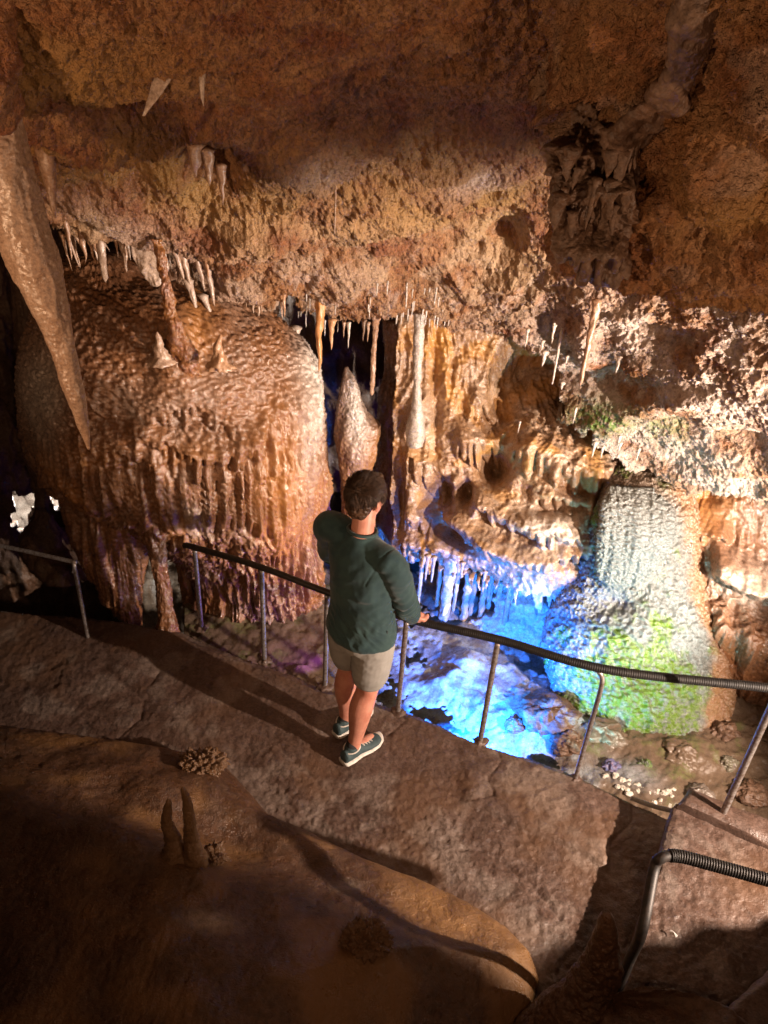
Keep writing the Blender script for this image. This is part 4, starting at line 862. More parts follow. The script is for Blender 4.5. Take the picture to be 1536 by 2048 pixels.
for i in range(26):
    x = r.uniform(1010, 1500); y = r.uniform(640, 900)
    if abs(y - (900 - (1500 - x) * .3)) > 150: continue
    stalactite("stalactite", x, y, Tr(x, y, 4.72 - (x - 1100) * .0008), y + r.uniform(14, 40), r.uniform(.014, .035), M_white, "one of the small pale spikes scattered over the bright right roof", group="pale spikes on the right roof", seed=1840 + i, nu=9, taper=.8, cols=(.4, 0, .2))
# soda straws
for i in range(58):
    x = r.uniform(585, 905); y = r.uniform(555, 625) if x < 800 else r.uniform(560, 635)
    if 620 < x < 660: continue
    Y = 4.62 + .0011 * (y - 560) * 4 + (.1 if x > 760 else 0)
    stalactite("soda_straw", x, y, Tr(x, y, Y), y + r.uniform(10, 34), r.uniform(.008, .014), M_white, "thin pale soda straw among many on the roof lip over the cavity", group="soda straws on the roof lip", seed=800 + i, nu=7, nv=8, tipw=.5)
for i, x in enumerate((786, 792, 800, 808, 817, 846, 853, 870, 876, 612, 650, 676)):
    y = float(np.interp(x, [p[0] for p in lipA], [p[1] for p in lipA])) - 12
    stalactite("soda_straw", x, y, Tr(x, y, 4.95), y + 12 + r.uniform(8, 22), .011, M_white, "short white straw at the very edge of the roof over the cavity", group="straws on the cavity edge", seed=880 + i, nu=7, nv=8, tipw=.4, cols=(.7, 0, 0))

# clusters of cave popcorn on the ledge
def popcorn(px, py, w, h, seed, lab, mat=None, lift=0, base=None):
    b_ = on_ledge(px, py) if base is None else np.array(base); n = 110; u = np.linspace(0, np.pi, n); th = np.linspace(0, 2 * np.pi, n * 2, endpoint=False)
    D = np.stack([np.sin(u)[:, None] * np.cos(th), np.sin(u)[:, None] * np.sin(th), np.cos(u)[:, None] * np.ones(n * 2)], -1)
    P = D * np.array([w / 2, w / 2 * .8, h]) * (1 + .35 * fbm(D * 1.6 + seed, 3, seed))[..., None]
    c1 = cells(P * 42 + seed, seed)[0]; c2 = cells(P * 90 + seed, seed + 1)[0]
    P = P + D * ((.6 - c1) * .034 + (.6 - c2) * .010)[..., None] + b_
    V = P.reshape(-1, 3)
    return tag(mk("popcorn_cluster", V, gridF(n, n * 2, True, flip=False), mat or M_ledge, cols=np.tile([.0, 0, .25], (len(V), 1))), lab, "cave popcorn", "popcorn clusters on the ledge")
popcorn(405, 1528, .22, .055, 1, "knobbly popcorn cluster at the top edge of the brown ledge, beside the walkway")
popcorn(425, 1715, .11, .05, 2, "small knobbly popcorn cluster at the foot of the two ledge stalagmites")
popcorn(735, 1880, .17, .055, 3, "dark knobbly popcorn cluster in the middle of the brown ledge")

# unseen rock added off-frame right so it shades the ledge and near steps
nn = 90; u = np.linspace(0, np.pi, nn); th = np.linspace(0, 2 * np.pi, nn * 2, endpoint=False)
D = np.stack([np.sin(u)[:, None] * np.cos(th), np.sin(u)[:, None] * np.sin(th), np.cos(u)[:, None] * np.ones(nn * 2)], -1)
P = D * np.array([.42, .95, .98]); P = P * (1 + .10 * fbm(D * 2, 4, 77))[..., None] + np.array([2.62, .86, .3])
tag(mk("shade_rock", P.reshape(-1, 3), gridF(nn, nn * 2, True), M_ledge), kind="structure")
v, f = tube(np.array([[2.62, 1.12, z] for z in np.linspace(3.2, 1.27, 30)]), np.r_[np.full(22, .29), np.linspace(.29, .18, 8)], 40)  # unseen hanging column added to block the key lamp from the ledge
v = v + np.stack([.05 * fbm(v * 4, 3, 78), .05 * fbm(v * 4 + 9, 3, 79), 0 * v[:, 0]], 1)
tag(mk("shade_column", v, f, M_ledge), kind="structure")

# more pillars and hanging fingers in the blue hollow
for i in range(22):
    x = 848 + i * 11.5 + r.uniform(-4, 4); y = float(np.interp(x, [790, 830, 930, 990, 1100], [1100, 1112, 1132, 1156, 1188])) - 6
    full = i % 3 == 0
    stalactite("stalactite", x, y, Tr(x, y, 4.80 + r.uniform(-.12, .2)), y + (r.uniform(95, 140) if full else r.uniform(25, 70)), r.uniform(.030, .055) if full else r.uniform(.018, .034), M_wall if i % 2 else M_white, "one of the dripping fingers and thin pillars lined up over the blue hollow", group="dripping fingers over the blue hollow", seed=950 + i, nu=14, taper=.45, tipw=.6 if full else .25, cols=(.3 * (i % 2), 0, .3), collar=.4)
# stones lying in the shallow pool
def stone(px, py, w, h, sd, mat, lab, cat="rock", z=-.48, knob=0., col=(0, 0, 0), name="rock", squash=.8):
    b_ = fl(px, py, z); n = 40; u = np.linspace(0, np.pi, n); th = np.linspace(0, 2 * np.pi, n * 2, endpoint=False)
    D = np.stack([np.sin(u)[:, None] * np.cos(th), np.sin(u)[:, None] * np.sin(th), np.cos(u)[:, None] * np.ones(n * 2)], -1)
    P = D * np.array([w / 2, w / 2 * squash, h]) * (1 + .30 * fbm(D * 1.7 + sd, 4, sd) + .1 * rid(D * 4 + sd, 3, sd))[..., None]
    if knob: P = P + D * ((.55 - cells(P * 48 + sd, sd)[0]) * knob)[..., None]
    P = P + b_; V = P.reshape(-1, 3)
    return tag(mk(name, V, gridF(n, n * 2, True), mat, cols=np.tile(col, (len(V), 1))), lab, cat)
stone(1092, 1440, .40, .13, 1, M_dark, "large dark knobbly boulder between the blue water and the mossy mound", "boulder", name="boulder", knob=.02)
stone(1135, 1488, .22, .07, 2, M_dark, "flat brown rock below the large dark boulder at the blue water's edge")
stone(1028, 1452, .12, .05, 3, M_dark, "small brown rock at the left foot of the large dark boulder")
stone(1208, 1470, .30, .07, 4, M_bed, "long low brown rock in front of the mossy mound", col=(0, 0, .8))
stone(1290, 1532, .09, .045, 5, M_moss, "little green mossy knob in the shallow stream bed", "mossy stone", col=(.6, .7, 0), name="mossy_stone", knob=.012)
stone(1222, 1532, .10, .03, 6, plain("blue_violet_mineral", (.10, .12, .26), .4, 0, (60, .8, .006), (40, (.16, .10, .15))), "bumpy blue and violet mineral clump near the walkway edge", "mineral clump", name="mineral_clump", knob=.025)
stone(1306, 1574, .045, .02, 7, plain("yellow_stone", (.45, .36, .10), .5, 0, (40, .5, .004)), "small yellowish stone beside the white pebbles", "pebble", name="pebble")
stone(1362, 1508, .26, .07, 8, M_bed, "broad brown rock at the foot of the mossy mound", col=(0, 0, 1))
stone(1455, 1528, .13, .05, 9, M_bed, "round grey-brown rock in the stream bed near the right post", col=(.1, .1, .6))
stone(1400, 1590, .16, .05, 10, M_bed, "tan rock just beyond the kerb of the raised step", col=(.1, 0, .7))
stone(1500, 1590, .22, .06, 11, M_dark, "dark rock beyond the kerb at the right edge")
stone(1445, 1468, .2, .08, 12, M_dark, "dark rock wedged under the brown buttress")
M_peb = plain("white_pebble_stone", (.62, .58, .50), .5, 0, (50, .5, .004), (20, (.45, .42, .36)))
for i in range(34):
    x = r.uniform(1205, 1345); y = 1552 + (x - 1205) * .28 + r.gauss(0, 12)
    o_ = stone(x, y, r.uniform(.018, .05), r.uniform(.010, .02), 20 + i, M_peb, "one of the scattered white pebbles along the pool side of the walkway", "pebble", z=-.475, name="pebble"); o_["group"] = "white pebbles by the walkway"

# dark hanging drapery of the right roof fold
dfr = [Fringe([(1100, 300), (1150, 330), (1200, 320)], .05, 60, 22, 60, 61), Fringe([(1170, 390), (1210, 400), (1260, 370)], .06, 60, 20, 60, 62), Fringe([(1110, 470), (1160, 500), (1240, 505)], .05, 60, 18, 60, 63)]
body("stone_drapery", ry([(215, 1165, 1330, 2.62), (270, 1135, 1312, 2.56), (330, 1118, 1285, 2.52), (400, 1114, 1256, 2.48), (470, 1128, 1243, 2.46), (520, 1150, 1236, 2.46), (548, 1172, 1226, 2.47), (566, 1186, 1212, 2.48)]), 260, 260,
     lambda P, px, py, N: .03 * fbm(P * 5, 3, 701) + .030 * rid(np.stack([P[..., 0] * 13, P[..., 1] * 13, P[..., 2] * 2], -1), 3, 703) + .008 * fbm(P * 40, 3, 705) + sum(f(px, py) for f in dfr), M_dark, deep=.45,
     label="dark jagged curtain of stone hanging from the roof fold at upper right", cat="drapery")
body("stone_drapery", ry([(-20, 1360, 1440, 1.95), (60, 1352, 1425, 2.0), (120, 1344, 1402, 2.05), (170, 1320, 1388, 2.14), (210, 1282, 1360, 2.24), (250, 1245, 1325, 2.34), (290, 1225, 1290, 2.42)]), 160, 100,
     lambda P, px, py, N: .03 * fbm(P * 8, 3, 711) + .012 * rid(P * np.array([20, 20, 5]), 3, 713), M_dark, deep=.5, label="dark ridge of stone running down from the top right corner to the hanging curtain", cat="drapery")
for i in range(16):
    x = r.uniform(1120, 1290); y = r.uniform(260, 430)
    stalactite("stalactite", x, y, Tr(x, y, 2.40), y + r.uniform(40, 110), r.uniform(.02, .05), M_dark, "one of the dark fingers hanging in front of the stone curtain at upper right", group="dark fingers on the upper right curtain", seed=1900 + i, nu=12, taper=.6, lean=(r.uniform(-.02, .02), 0))
# ------------------------------------------------------------------ the man at the railing
def loft(rings, n=28):
    """rings: (center, ax1*len, ax2*len) closed surface through ellipses"""
    rows = []
    th = np.linspace(0, 2 * np.pi, n, endpoint=False)
    for c, a, b in rings: rows.append(np.array(c) + np.cos(th)[:, None] * np.array(a) + np.sin(th)[:, None] * np.array(b))
    P = np.array(rows); m = len(rings); V = np.concatenate([P.reshape(-1, 3), [rings[0][0], rings[-1][0]]])
    Fc = [tuple(f) for f in gridF(m, n, True)] + [((j + 1) % n, j, m * n) for j in range(n)] + [((m - 1) * n + j, (m - 1) * n + (j + 1) % n, m * n + 1) for j in range(n)]
    return V, Fc
def limb(pts, radii, n=22, sub=8, flat=None):
    p = bez(pts, (len(pts) - 1) * sub + 1); q = np.linspace(0, len(radii) - 1, len(p)); r_ = smooth_interp(q, np.arange(len(radii)), radii)
    # rounded ends
    T0 = (p[0] - p[1]) / np.linalg.norm(p[0] - p[1]); T1 = (p[-1] - p[-2]) / np.linalg.norm(p[-1] - p[-2])
    pre = [p[0] + T0 * r_[0] * .85, p[0] + T0 * r_[0] * .5]; post = [p[-1] + T1 * r_[-1] * .5, p[-1] + T1 * r_[-1] * .85]
    return tube(np.vstack([pre, p, post]), np.r_[r_[0] * .45, r_[0] * .85, r_, r_[-1] * .85, r_[-1] * .45], n)
def ball(c, rx, ry_, rz, axes=None, n=24):
    u = np.linspace(0, np.pi, n); th = np.linspace(0, 2 * np.pi, n, endpoint=False); A = np.eye(3) if axes is None else np.array(axes)
    P = np.stack([np.sin(u)[:, None] * np.cos(th) * rx, np.sin(u)[:, None] * np.sin(th) * ry_, np.cos(u)[:, None] * np.ones(n) * rz], -1) @ A + np.array(c)
    V = P.reshape(-1, 3); return V, [tuple(f) for f in gridF(n, n, True)]
def remeshed(name, parts, vox, mat, parent, smooth=6, fn=None, cols=None):
    V, Fc = join(parts); off = np.array(parent.location)
    me = bpy.data.meshes.new("tmp"); me.from_pydata([tuple(p) for p in V], [], Fc); me.update()
    bm = bmesh.new(); bm.from_mesh(me); bmesh.ops.remove_doubles(bm, verts=bm.verts, dist=1e-6); bmesh.ops.recalc_face_normals(bm, faces=bm.faces); bm.to_mesh(me); bm.free()
    o = bpy.data.objects.new("tmp", me); COL.objects.link(o)
    md = o.modifiers.new("r", 'REMESH'); md.mode = 'VOXEL'; md.voxel_size = vox
    if smooth: s = o.modifiers.new("s", 'SMOOTH'); s.factor = .5; s.iterations = smooth
    dg = bpy.context.evaluated_depsgraph_get(); dg.update(); m2 = bpy.data.meshes.new_from_object(o.evaluated_get(dg))
    bpy.data.objects.remove(o)
    n = len(m2.vertices); P = np.zeros(n * 3); m2.vertices.foreach_get("co", P); P = P.reshape(-1, 3); N = np.zeros(n * 3); m2.vertices.foreach_get("normal", N); N = N.reshape(-1, 3)
    if fn is not None: P = P + N * fn(P, N)[:, None]
    m2.vertices.foreach_set("co", (P - off).ravel()); m2.polygons.foreach_set("use_smooth", np.ones(len(m2.polygons), bool)); m2.update()
    m2.name = name; m2.materials.append(mat); r_ = bpy.data.objects.new(name, m2); COL.objects.link(r_); r_.parent = parent
    return r_

fdir = np.array([.62, .785, 0]); rdir = np.array([.785, -.62, 0]); Zv = np.array([0, 0, 1.0])
man = empty("person", (-.09, 3.0, 0.0))
tag(man, "man in dark green long-sleeved shirt and light shorts leaning on the pool railing", "person")
skin = plain("skin", (.50, .235, .165), .5, 0, (140, .25, .001), (14, (.40, .16, .11)), .4, .08)
hairm = plain("dark_brown_hair", (.028, .014, .008), .5, 0, None, (60, (.07, .035, .018)), .35)
M_shirt = plain("dark_green_cloth", (.014, .036, .041), .8, 0, (420, .35, .0012), (7, (.026, .056, .055)), .25, 0, .15)
M_short = plain("stone_grey_cloth", (.27, .265, .25), .85, 0, (420, .3, .001), (9, (.23, .225, .21)), .2)
M_shoe = plain("dark_teal_mesh_shoe", (.035, .062, .068), .75, 0, (260, .5, .0015))
M_sole = plain("off_white_rubber", (.62, .60, .56), .6, 0, (90, .3, .001), (40, (.48, .45, .40)))
M_sock = plain("black_sock", (.02, .02, .022), .9)

Hc = np.array([-.075, 3.03, .90]); Sc = np.array([-.10, 3.085, 1.335]); HD = np.array([-.090, 3.135, 1.565])
Rsh = np.array([.055, 2.975, 1.295]); Relb = np.array([.135, 3.02, 1.05]); Rwr = np.array([.215, 3.235, .865])
Lsh = np.array([-.255, 3.195, 1.35]); Lelb = np.array([-.275, 3.38, 1.08]); Lwr = np.array([-.12, 3.33, .98])
Rhip = Hc + rdir * .088 + Zv * -.04; Lhip = Hc - rdir * .088 + Zv * -.04
Rank = np.array([-.082, 2.925, .085]); Lank = np.array([-.140, 3.115, .085])
Rkn = (Rhip + Rank) / 2 + fdir * .012 + np.array([.012, 0, .03]); Lkn = (Lhip + Lank) / 2 + fdir * .012 + np.array([0, 0, .03])
# torso rings: (t along hips-to-shoulders, half width, half depth)
def torso(extra, lo=-.10, hi=1.0, tab=None):
    tab = tab or [(-.10, .165, .105), (.0, .170, .118), (.2, .162, .112), (.45, .158, .105), (.65, .172, .115), (.85, .188, .118), (.95, .178, .105), (1.03, .13, .085), (1.10, .075, .065)]
    return [(Hc + (Sc - Hc) * t, rdir * (a + extra), fdir * (b + extra)) for t, a, b in tab if lo <= t <= hi]
neck = limb([Sc + Zv * .02, Sc + Zv * .09 + fdir * .006, HD - Zv * .03], [.064, .056, .056])
hf = np.array([.56, .83, 0.]); hf /= np.linalg.norm(hf); hr = np.array([hf[1], -hf[0], 0]); hu = np.cross(hr, hf)
tilt = .16; hf2 = hf * math.cos(tilt) - Zv * math.sin(tilt); hu2 = np.cross(hr, hf2)
HA = [hr, hf2, hu2]
def hp(x, y, z): return HD + hr * x + hf2 * y + hu2 * z
def head_parts():
    q = [ball(hp(0, -.008, .028), .074, .094, .088, HA, 30), ball(hp(0, .030, -.045), .056, .062, .070, HA), ball(hp(0, .052, -.085), .034, .036, .024, HA),
         limb([hp(0, .088, .012), hp(0, .104, -.016), hp(0, .108, -.030)], [.009, .012, .014], 12, 4), ball(hp(0, .084, -.060), .026, .014, .008, HA, 12), ball(hp(0, .080, -.072), .022, .014, .008, HA, 12)]
    for s in (-1, 1):
        q.append(ball(hp(s * .032, .080, .018), .018, .012, .007, HA, 12)); q.append(ball(hp(s * .040, .062, -.022), .022, .02, .02, HA, 14))
        q.append(ball(hp(s * .077, -.004, -.012), .007, .020, .033, [hr * .95 + hf2 * -.3 * s, hf2 * .95 + hr * .3 * s, hu2], 14))
        q.append(ball(hp(s * .083, -.014, .000), .005, .014, .022, HA, 12))
    return q
# right hand on the rail: palm over the tube, four fingers curled over the far side, thumb along the near side
ri = int(np.argmin(np.linalg.norm(rpath - np.array([.235, 3.27, .75]), axis=1))); rc = rpath[ri]; rt = rpath[ri + 6] - rpath[ri - 6]; rt /= np.linalg.norm(rt); ro = np.cross(Zv, rt); ro /= np.linalg.norm(ro)  # ro: outwards over the pool
Rwr = rc - ro * .055 + Zv * .058 - rt * .02
def hand(wr, pc, across, over, down, closed=1.0, rt_side=1):
    q = [limb([wr, (wr + pc) / 2 + down * -.004, pc], [.026, .030, .032], 14, 5)]
    for k in range(-3, 4): q.append(ball(pc + across * k * .011, .016, .03, .016, [across, over, down], 12))
    for k, L in enumerate((.070, .080, .075, .058)):
        a = pc + across * (-.033 + .022 * k) + over * .018; r0 = .0095 if k < 3 else .0082
        q.append(limb([a, a + over * .022 + down * .006, a + over * .034 + down * .030 * L / .075, a + over * .018 * (1.2 - closed * .5) + down * .052 * L / .075], [r0, r0 * .98, r0 * .9, r0 * .78], 10, 5))
    tb = (wr * .55 + pc * .45) - across * .026 * rt_side
    q.append(limb([tb, tb - across * .022 * rt_side + over * .02 + down * .012, tb - across * .014 * rt_side + over * .045 + down * .028, tb - across * .002 + over * .058 + down * .040], [.013, .012, .0105, .0085], 10, 5))
    return q
rh = hand(Rwr, rc + Zv * .034 - ro * .004, -rt, ro, -Zv)
Lpc = Lwr + np.array([.07, .015, .02]); lh = hand(Lwr, Lpc, np.array([.2, -.3, .93]), np.array([.97, .1, .05]), np.array([.1, .95, 0.]), 1.4)
def arm(sh, el, wr, e=0, k=1.0): return limb([sh, (sh + el) / 2, el, (el * .6 + wr * .4), wr], [.056 + e, .050 + e, .042 + e, .040 + e * k, .027 + e * k])
def leg(hip, kn, an, side):
    return limb([hip, hip * .5 + kn * .5 + fdir * .01, kn, kn * .68 + an * .32 - fdir * .016, kn * .25 + an * .75, an + Zv * .0], [.088, .078, .060, .064, .043, .036], 24)
def footp(an, s=1.0): return [limb([an - fdir * .025 - Zv * .02, an + fdir * .06 - Zv * .035, an + fdir * .15 - Zv * .05], [.032, .034, .028], 16)]
bodyparts = [loft(torso(-.014, tab=None, hi=1.2)), neck] + head_parts() + [arm(Rsh, Relb, Rwr, -.004), arm(Lsh, Lelb, Lwr, -.004)] + rh + lh + [leg(Rhip, Rkn, Rank, 1), leg(Lhip, Lkn, Lank, -1), ball(Rsh, .05, .05, .05), ball(Lsh, .05, .05, .05)] + footp(Rank) + footp(Lank)
def skin_fn(P, N):
    d = -.004 * np.exp(-(((P - hp(.032, .088, .004)) ** 2).sum(1)) / .012 ** 2) - .004 * np.exp(-(((P - hp(-.032, .088, .004)) ** 2).sum(1)) / .012 ** 2)
    for kn in (Rkn, Lkn): d = d - .006 * np.exp(-(((P - (kn - fdir * .055)) / np.array([.03, .03, .03])) ** 2).sum(1))
    return d
remeshed("body", bodyparts, .0042, skin, man, 3, skin_fn)

# shirt
def wrinkle(P, N):
    d = .006 * fbm(P * 4.5, 2, 901) + .006 * rid(np.stack([P[:, 0] * 4 + P[:, 2] * 3, P[:, 1] * 4, P[:, 2] * 5 - P[:, 0] * 5], 1), 2, 906, .4)
    # folds that run from the right armpit and elbow across the back, and pull lines above the hem
    u = (P - (Rsh - Zv * .14)) ; ax_ = np.array([-.55, .25, -.60]); ax_ /= np.linalg.norm(ax_)
    w = (u * np.cross(ax_, fdir)).sum(1)
    near = np.exp(-(np.linalg.norm(u, axis=1) / .24) ** 2)
    d = d + .0045 * np.sin(w * 80 + 5.0 * fbm(P * 5, 3, 902)) * near * (.4 + ss(-.2, .5, fbm(P * 5, 2, 907)))
    hem = np.exp(-((P[:, 2] - .93) / .10) ** 2)
    d = d + .006 * rid(np.stack([P[:, 0] * 11, P[:, 1] * 11, P[:, 2] * 22 + P[:, 0] * 16], 1), 2, 903) * hem
    el = np.exp(-(np.linalg.norm(P - Relb, axis=1) / .12) ** 2) + np.exp(-(np.linalg.norm(P - (Relb + Rwr) / 2, axis=1) / .12) ** 2)
    d = d + .005 * np.sin((P @ ((Rwr - Relb) / np.linalg.norm(Rwr - Relb))) * 150 + 2 * fbm(P * 9, 2, 904)) * el
    sm = (P - (Rsh - rdir * .035)) @ (rdir * .9 - Zv * .25); d = d - .0035 * np.exp(-(sm / .004) ** 2) * (np.linalg.norm(P - Rsh, axis=1) < .16)
    return d
sh_tab = [(-.15, .186, .146), (-.10, .190, .150), (-.05, .186, .146), (.0, .180, .138), (.15, .172, .128), (.35, .170, .122), (.55, .174, .124), (.75, .186, .126), (.88, .190, .120), (.97, .170, .105), (1.04, .120, .085), (1.10, .078, .070), (1.15, .066, .064)]
Rcuff = Rwr * .86 + Relb * .14; Lcuff = Lwr * .86 + Lelb * .14
shirt = [loft(torso(.004, lo=-1, hi=2, tab=sh_tab), 40), limb([Sc + rdir * .05 + Zv * -.01, Rsh, (Rsh + Relb) / 2, Relb, Relb * .55 + Rwr * .45, Rcuff], [.07, .073, .066, .060, .054, .041], 24),
         limb([Sc - rdir * .05 - Zv * .0, Lsh, (Lsh + Lelb) / 2, Lelb, Lelb * .55 + Lwr * .45, Lcuff], [.07, .078, .068, .060, .054, .041], 24)]
remeshed("shirt", shirt, .0055, M_shirt, man, 5, wrinkle)
# collar ring
th = np.linspace(0, 2 * np.pi, 60)
ring = [Sc + Zv * (.078 + .010 * math.sin(-t) * 1) + fdir * .004 + rdir * .070 * math.cos(t) + fdir * .068 * math.sin(t) for t in th]
v, f = tube(np.array(ring), .008, 8); mk("collar", v, f, M_shirt, man)
# shorts: one waist and two legs open at the hem
def shorts_fn(P, N):
    d = .003 * fbm(P * 8, 3, 911)
    c_ = Hc + np.array([0.02, -.06, -.10]); near = np.exp(-(np.linalg.norm(P - c_, axis=1) / .15) ** 2)
    return d - .012 * ss(.80, .86, P[:, 2]) + .007 * rid(np.stack([P[:, 0] * 8 + P[:, 2] * 9, P[:, 1] * 8, P[:, 2] * 20 - P[:, 0] * 14], 1), 2, 912) * near + .0015 * np.sin(P[:, 2] * 400) * np.exp(-((P[:, 2] - .555) / .012) ** 2)
def sleg(hip, kn, s):
    e = hip * .30 + kn * .70
    return limb([hip + Zv * .02, hip * .7 + kn * .3 + rdir * s * .008, e + rdir * s * .004], [.104, .105, .098], 28)
sh2 = [loft([(Hc + Zv * z - fdir * .005, rdir * a, fdir * b) for z, a, b in ((.06, .158, .112), (.02, .168, .122), (-.06, .184, .136), (-.12, .178, .128), (-.15, .12, .09))], 40), sleg(Rhip, Rkn, 1), sleg(Lhip, Lkn, -1)]
shorts = remeshed("shorts", sh2, .0055, M_short, man, 4, shorts_fn)
# waist label and welt pocket
def skinat(o, c):  # nearest vertex of a part to a world point
    n = len(o.data.vertices); P = np.zeros(n * 3); o.data.vertices.foreach_get("co", P); P = P.reshape(-1, 3) + np.array(man.location)
    N = np.zeros(n * 3); o.data.vertices.foreach_get("normal", N); N = N.reshape(-1, 3); k = int(np.argmin(((P - np.array(c)) ** 2).sum(1))); return P[k], N[k]
bp_, bn_ = skinat(shorts, at(770, 1284, 3.78)); hx = np.cross(Zv, bn_); hx /= np.linalg.norm(hx); hy = np.cross(bn_, hx)
def patch(c, n, hx, hy, w, h, th_=.003):
    v = [c + n * d + hx * sx * w / 2 + hy * sy * h / 2 for d in (-.002, th_) for sx, sy in ((-1, -1), (1, -1), (1, 1), (-1, 1))]
    return v, [(4, 5, 6, 7), (0, 3, 2, 1), (0, 1, 5, 4), (1, 2, 6, 5), (2, 3, 7, 6), (3, 0, 4, 7)]
v, f = patch(bp_, bn_, hx, hy, .022, .012); mk("patch_label", v, f, plain("brown_patch", (.06, .02, .018), .7), man, False)
bp2, bn2 = skinat(shorts, at(797, 1290, 3.75)); hx = np.cross(Zv, bn2); hx /= np.linalg.norm(hx)
v, f = tube(np.array([bp2 + hx * .00 + Zv * .05 + bn2 * .001, bp2 + hx * .004 + bn2 * .001, bp2 - hx * .008 - Zv * .05 + bn2 * .001]), .0022, 6); mk("pocket_seam", v, f, M_sock, man)
# watch
wv_ = (Relb - Rwr) / np.linalg.norm(Relb - Rwr); wc = Rwr + wv_ * .012; e1_ = np.cross(wv_, Zv); e1_ /= np.linalg.norm(e1_); e2_ = np.cross(wv_, e1_)
v, f = tube(np.array([wc + e1_ * .031 * math.cos(t) + e2_ * .031 * math.sin(t) for t in th]), .0075, 8); mk("wristband", v, f, M_black, man)
# hair: a cap with many short strands
def hair_ok(x, y, z):
    # hairline: neck low at the back, short over the ears, open face
    if y > .045 and z < .045: return False
    lim = -.115 if y < -.03 else (-.02 if y < .03 else .03)
    if abs(x) > .060 and y > -.035: lim = max(lim, .010)
    return z > lim
cap = [ball(hp(0, -.012, .036), .081, .101, .090, HA, 30), ball(hp(0, -.046, -.028), .066, .060, .072, HA, 24), ball(hp(.0, .050, .095), .05, .045, .028, HA, 16)]
hairo = remeshed("hair", cap, .004, hairm, man, 2, lambda P, N: .003 * fbm(P * 60, 3, 921) + .010 * fbm(P * 24, 2, 922) - .004)
rr = random.Random(77); hv = []; hfc = []
ctr = hp(0, -.012, .036)
for k in range(11000):
    u = rr.uniform(-1, 1); ph = rr.uniform(0, 2 * math.pi); s_ = math.sqrt(1 - u * u); x, y, z = .084 * s_ * math.cos(ph), .105 * s_ * math.sin(ph) - .012, (.093 if u > 0 else .134) * u + .036
    if z < .0: x *= .90
    if not hair_ok(x, y, z): continue
    p0 = hp(x, y, z); n_ = p0 - ctr; n_ /= np.linalg.norm(n_)
    # combed: down at the back and the sides, forward on top
    dwn = -hu2 * (1.0 if z < .06 else .25) + hf2 * (.9 if z > .06 else .12) + hr * (.35 * math.sin(k * 1.7 + z * 40) if z > .04 else .1 * math.sin(k))
    g_ = dwn - n_ * dwn.dot(n_); g_ /= np.linalg.norm(g_) + 1e-9
    jit_ = pn(np.array([p0 * 30, p0 * 30 + 9.1]), 3); g_ = g_ + np.cross(n_, g_) * float(jit_[0]) * 1.1; g_ /= np.linalg.norm(g_); p0 = p0 + n_ * (.006 * float(jit_[1]) + rr.uniform(-.006, .003))
    L = rr.uniform(.028, .055) if z > .03 else rr.uniform(.016, .030); w = .0013
    sd = np.cross(n_, g_); b0 = len(hv); lift = rr.uniform(.0, .55) if z > .03 else rr.uniform(0, .2)
    for j, t in enumerate((0, .4, .75, 1.0)):
        c_ = p0 - n_ * .004 + g_ * L * t + n_ * (lift * L * t * (1.15 - t)) + n_ * .003 * t; ww = w * (1 - t * .8)
        hv += [c_ - sd * ww, c_ + sd * ww, c_ + n_ * ww * 1.6]
        if j:
            for a_ in range(3): hfc.append((b0 + (j - 1) * 3 + a_, b0 + (j - 1) * 3 + (a_ + 1) % 3, b0 + j * 3 + (a_ + 1) % 3, b0 + j * 3 + a_))
mk("hair_strands", np.array(hv), hfc, hairm, man)
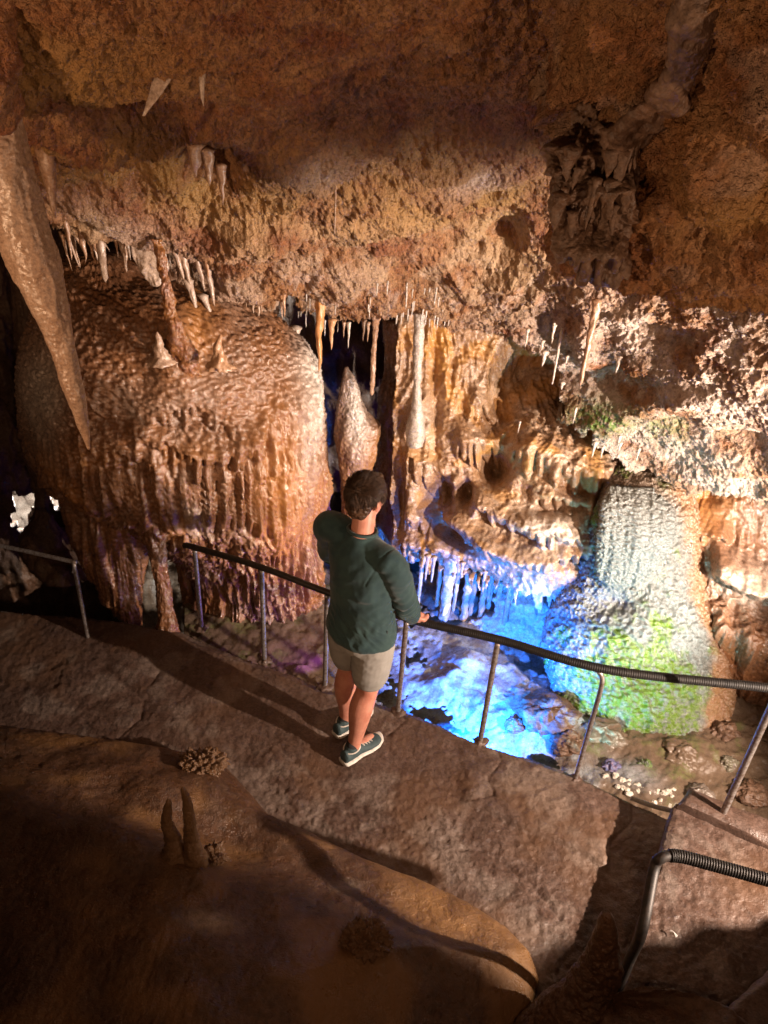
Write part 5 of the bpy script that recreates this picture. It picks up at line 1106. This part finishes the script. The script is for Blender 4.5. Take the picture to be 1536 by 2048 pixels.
# shoes
def shoe(an, flip):
    base = np.array([an[0], an[1], 0.0]); fd = np.array([.68, .733, 0]); rd = np.array([fd[1], -fd[0], 0])
    prof = [(-.075, .024, .0), (-.065, .036, .0), (-.02, .039, .002), (.04, .036, .004 * flip), (.10, .046, .008 * flip), (.15, .047, .010 * flip), (.19, .036, .008 * flip), (.208, .016, .004 * flip)]
    def outline(off, z, lift=0): return [(base + fd * (x + (off * .9 if x > .1 else -off * .9 if x < 0 else 0)) + rd * s, w + off) for x, w, s in prof]
    # sole: layered loft along the foot
    rings = []
    for x, w, s in prof:
        spring = .016 * ss(.12, .21, np.float64(x)) + .004 * ss(-.04, -.08, np.float64(x))
        rings.append((base + fd * x * 1.03 + rd * s + Zv * (.016 + spring), rd * (w + .005), Zv * (.015)))
    sole = loft(rings, 20)
    up = []
    H_ = [.055, .075, .078, .066, .046, .036, .030, .020]
    for (x, w, s), h in zip(prof, H_):
        up.append((base + fd * x * .985 + rd * s + Zv * (.018 + h * .5), rd * (w * .95), Zv * (h * .55)))
    upper = loft(up, 24)
    sh = remeshed("shoe", [upper, limb([base + Zv * .06 - fd * .012, base + Zv * .095 - fd * .012], [.042, .040], 18, 3)], .0038, M_shoe, man, 4, lambda P, N: .0012 * fbm(P * 60, 2, 931))
    V, Fc = sole; so = mk("sole", V, Fc, M_sole, sh)
    V, Fc = limb([base + Zv * .075 - fd * .010, base + Zv * .115 - fd * .008], [.037, .036], 18, 4); mk("sock", V, Fc, M_sock, man)
    # heel and collar stripe
    pts = [base + fd * (-.010 + .048 * math.cos(a)) + rd * .042 * math.sin(a) + Zv * (.094 + .006 * math.cos(a)) for a in np.linspace(0, 2 * math.pi, 40)]
    V, Fc = tube(np.array(pts), .0042, 8); mk("shoe_collar", V, Fc, M_sole, sh)
    lace = []
    for i in range(9):
        x = .045 + i * .0105; hgt = float(np.interp(x, [p[0] for p in prof], [.018 + h for h in H_])) + .006
        lace.append(base + fd * (x + .008 * (i % 2)) + rd * (.026 if i % 2 else -.012) + Zv * (hgt + (-.010 if i % 2 else .001)))
    V, Fc = tube(bez(lace, 90), .0022, 6); mk("lace", V, Fc, M_sole, sh)
shoe(Rank, 1); shoe(Lank, -1)
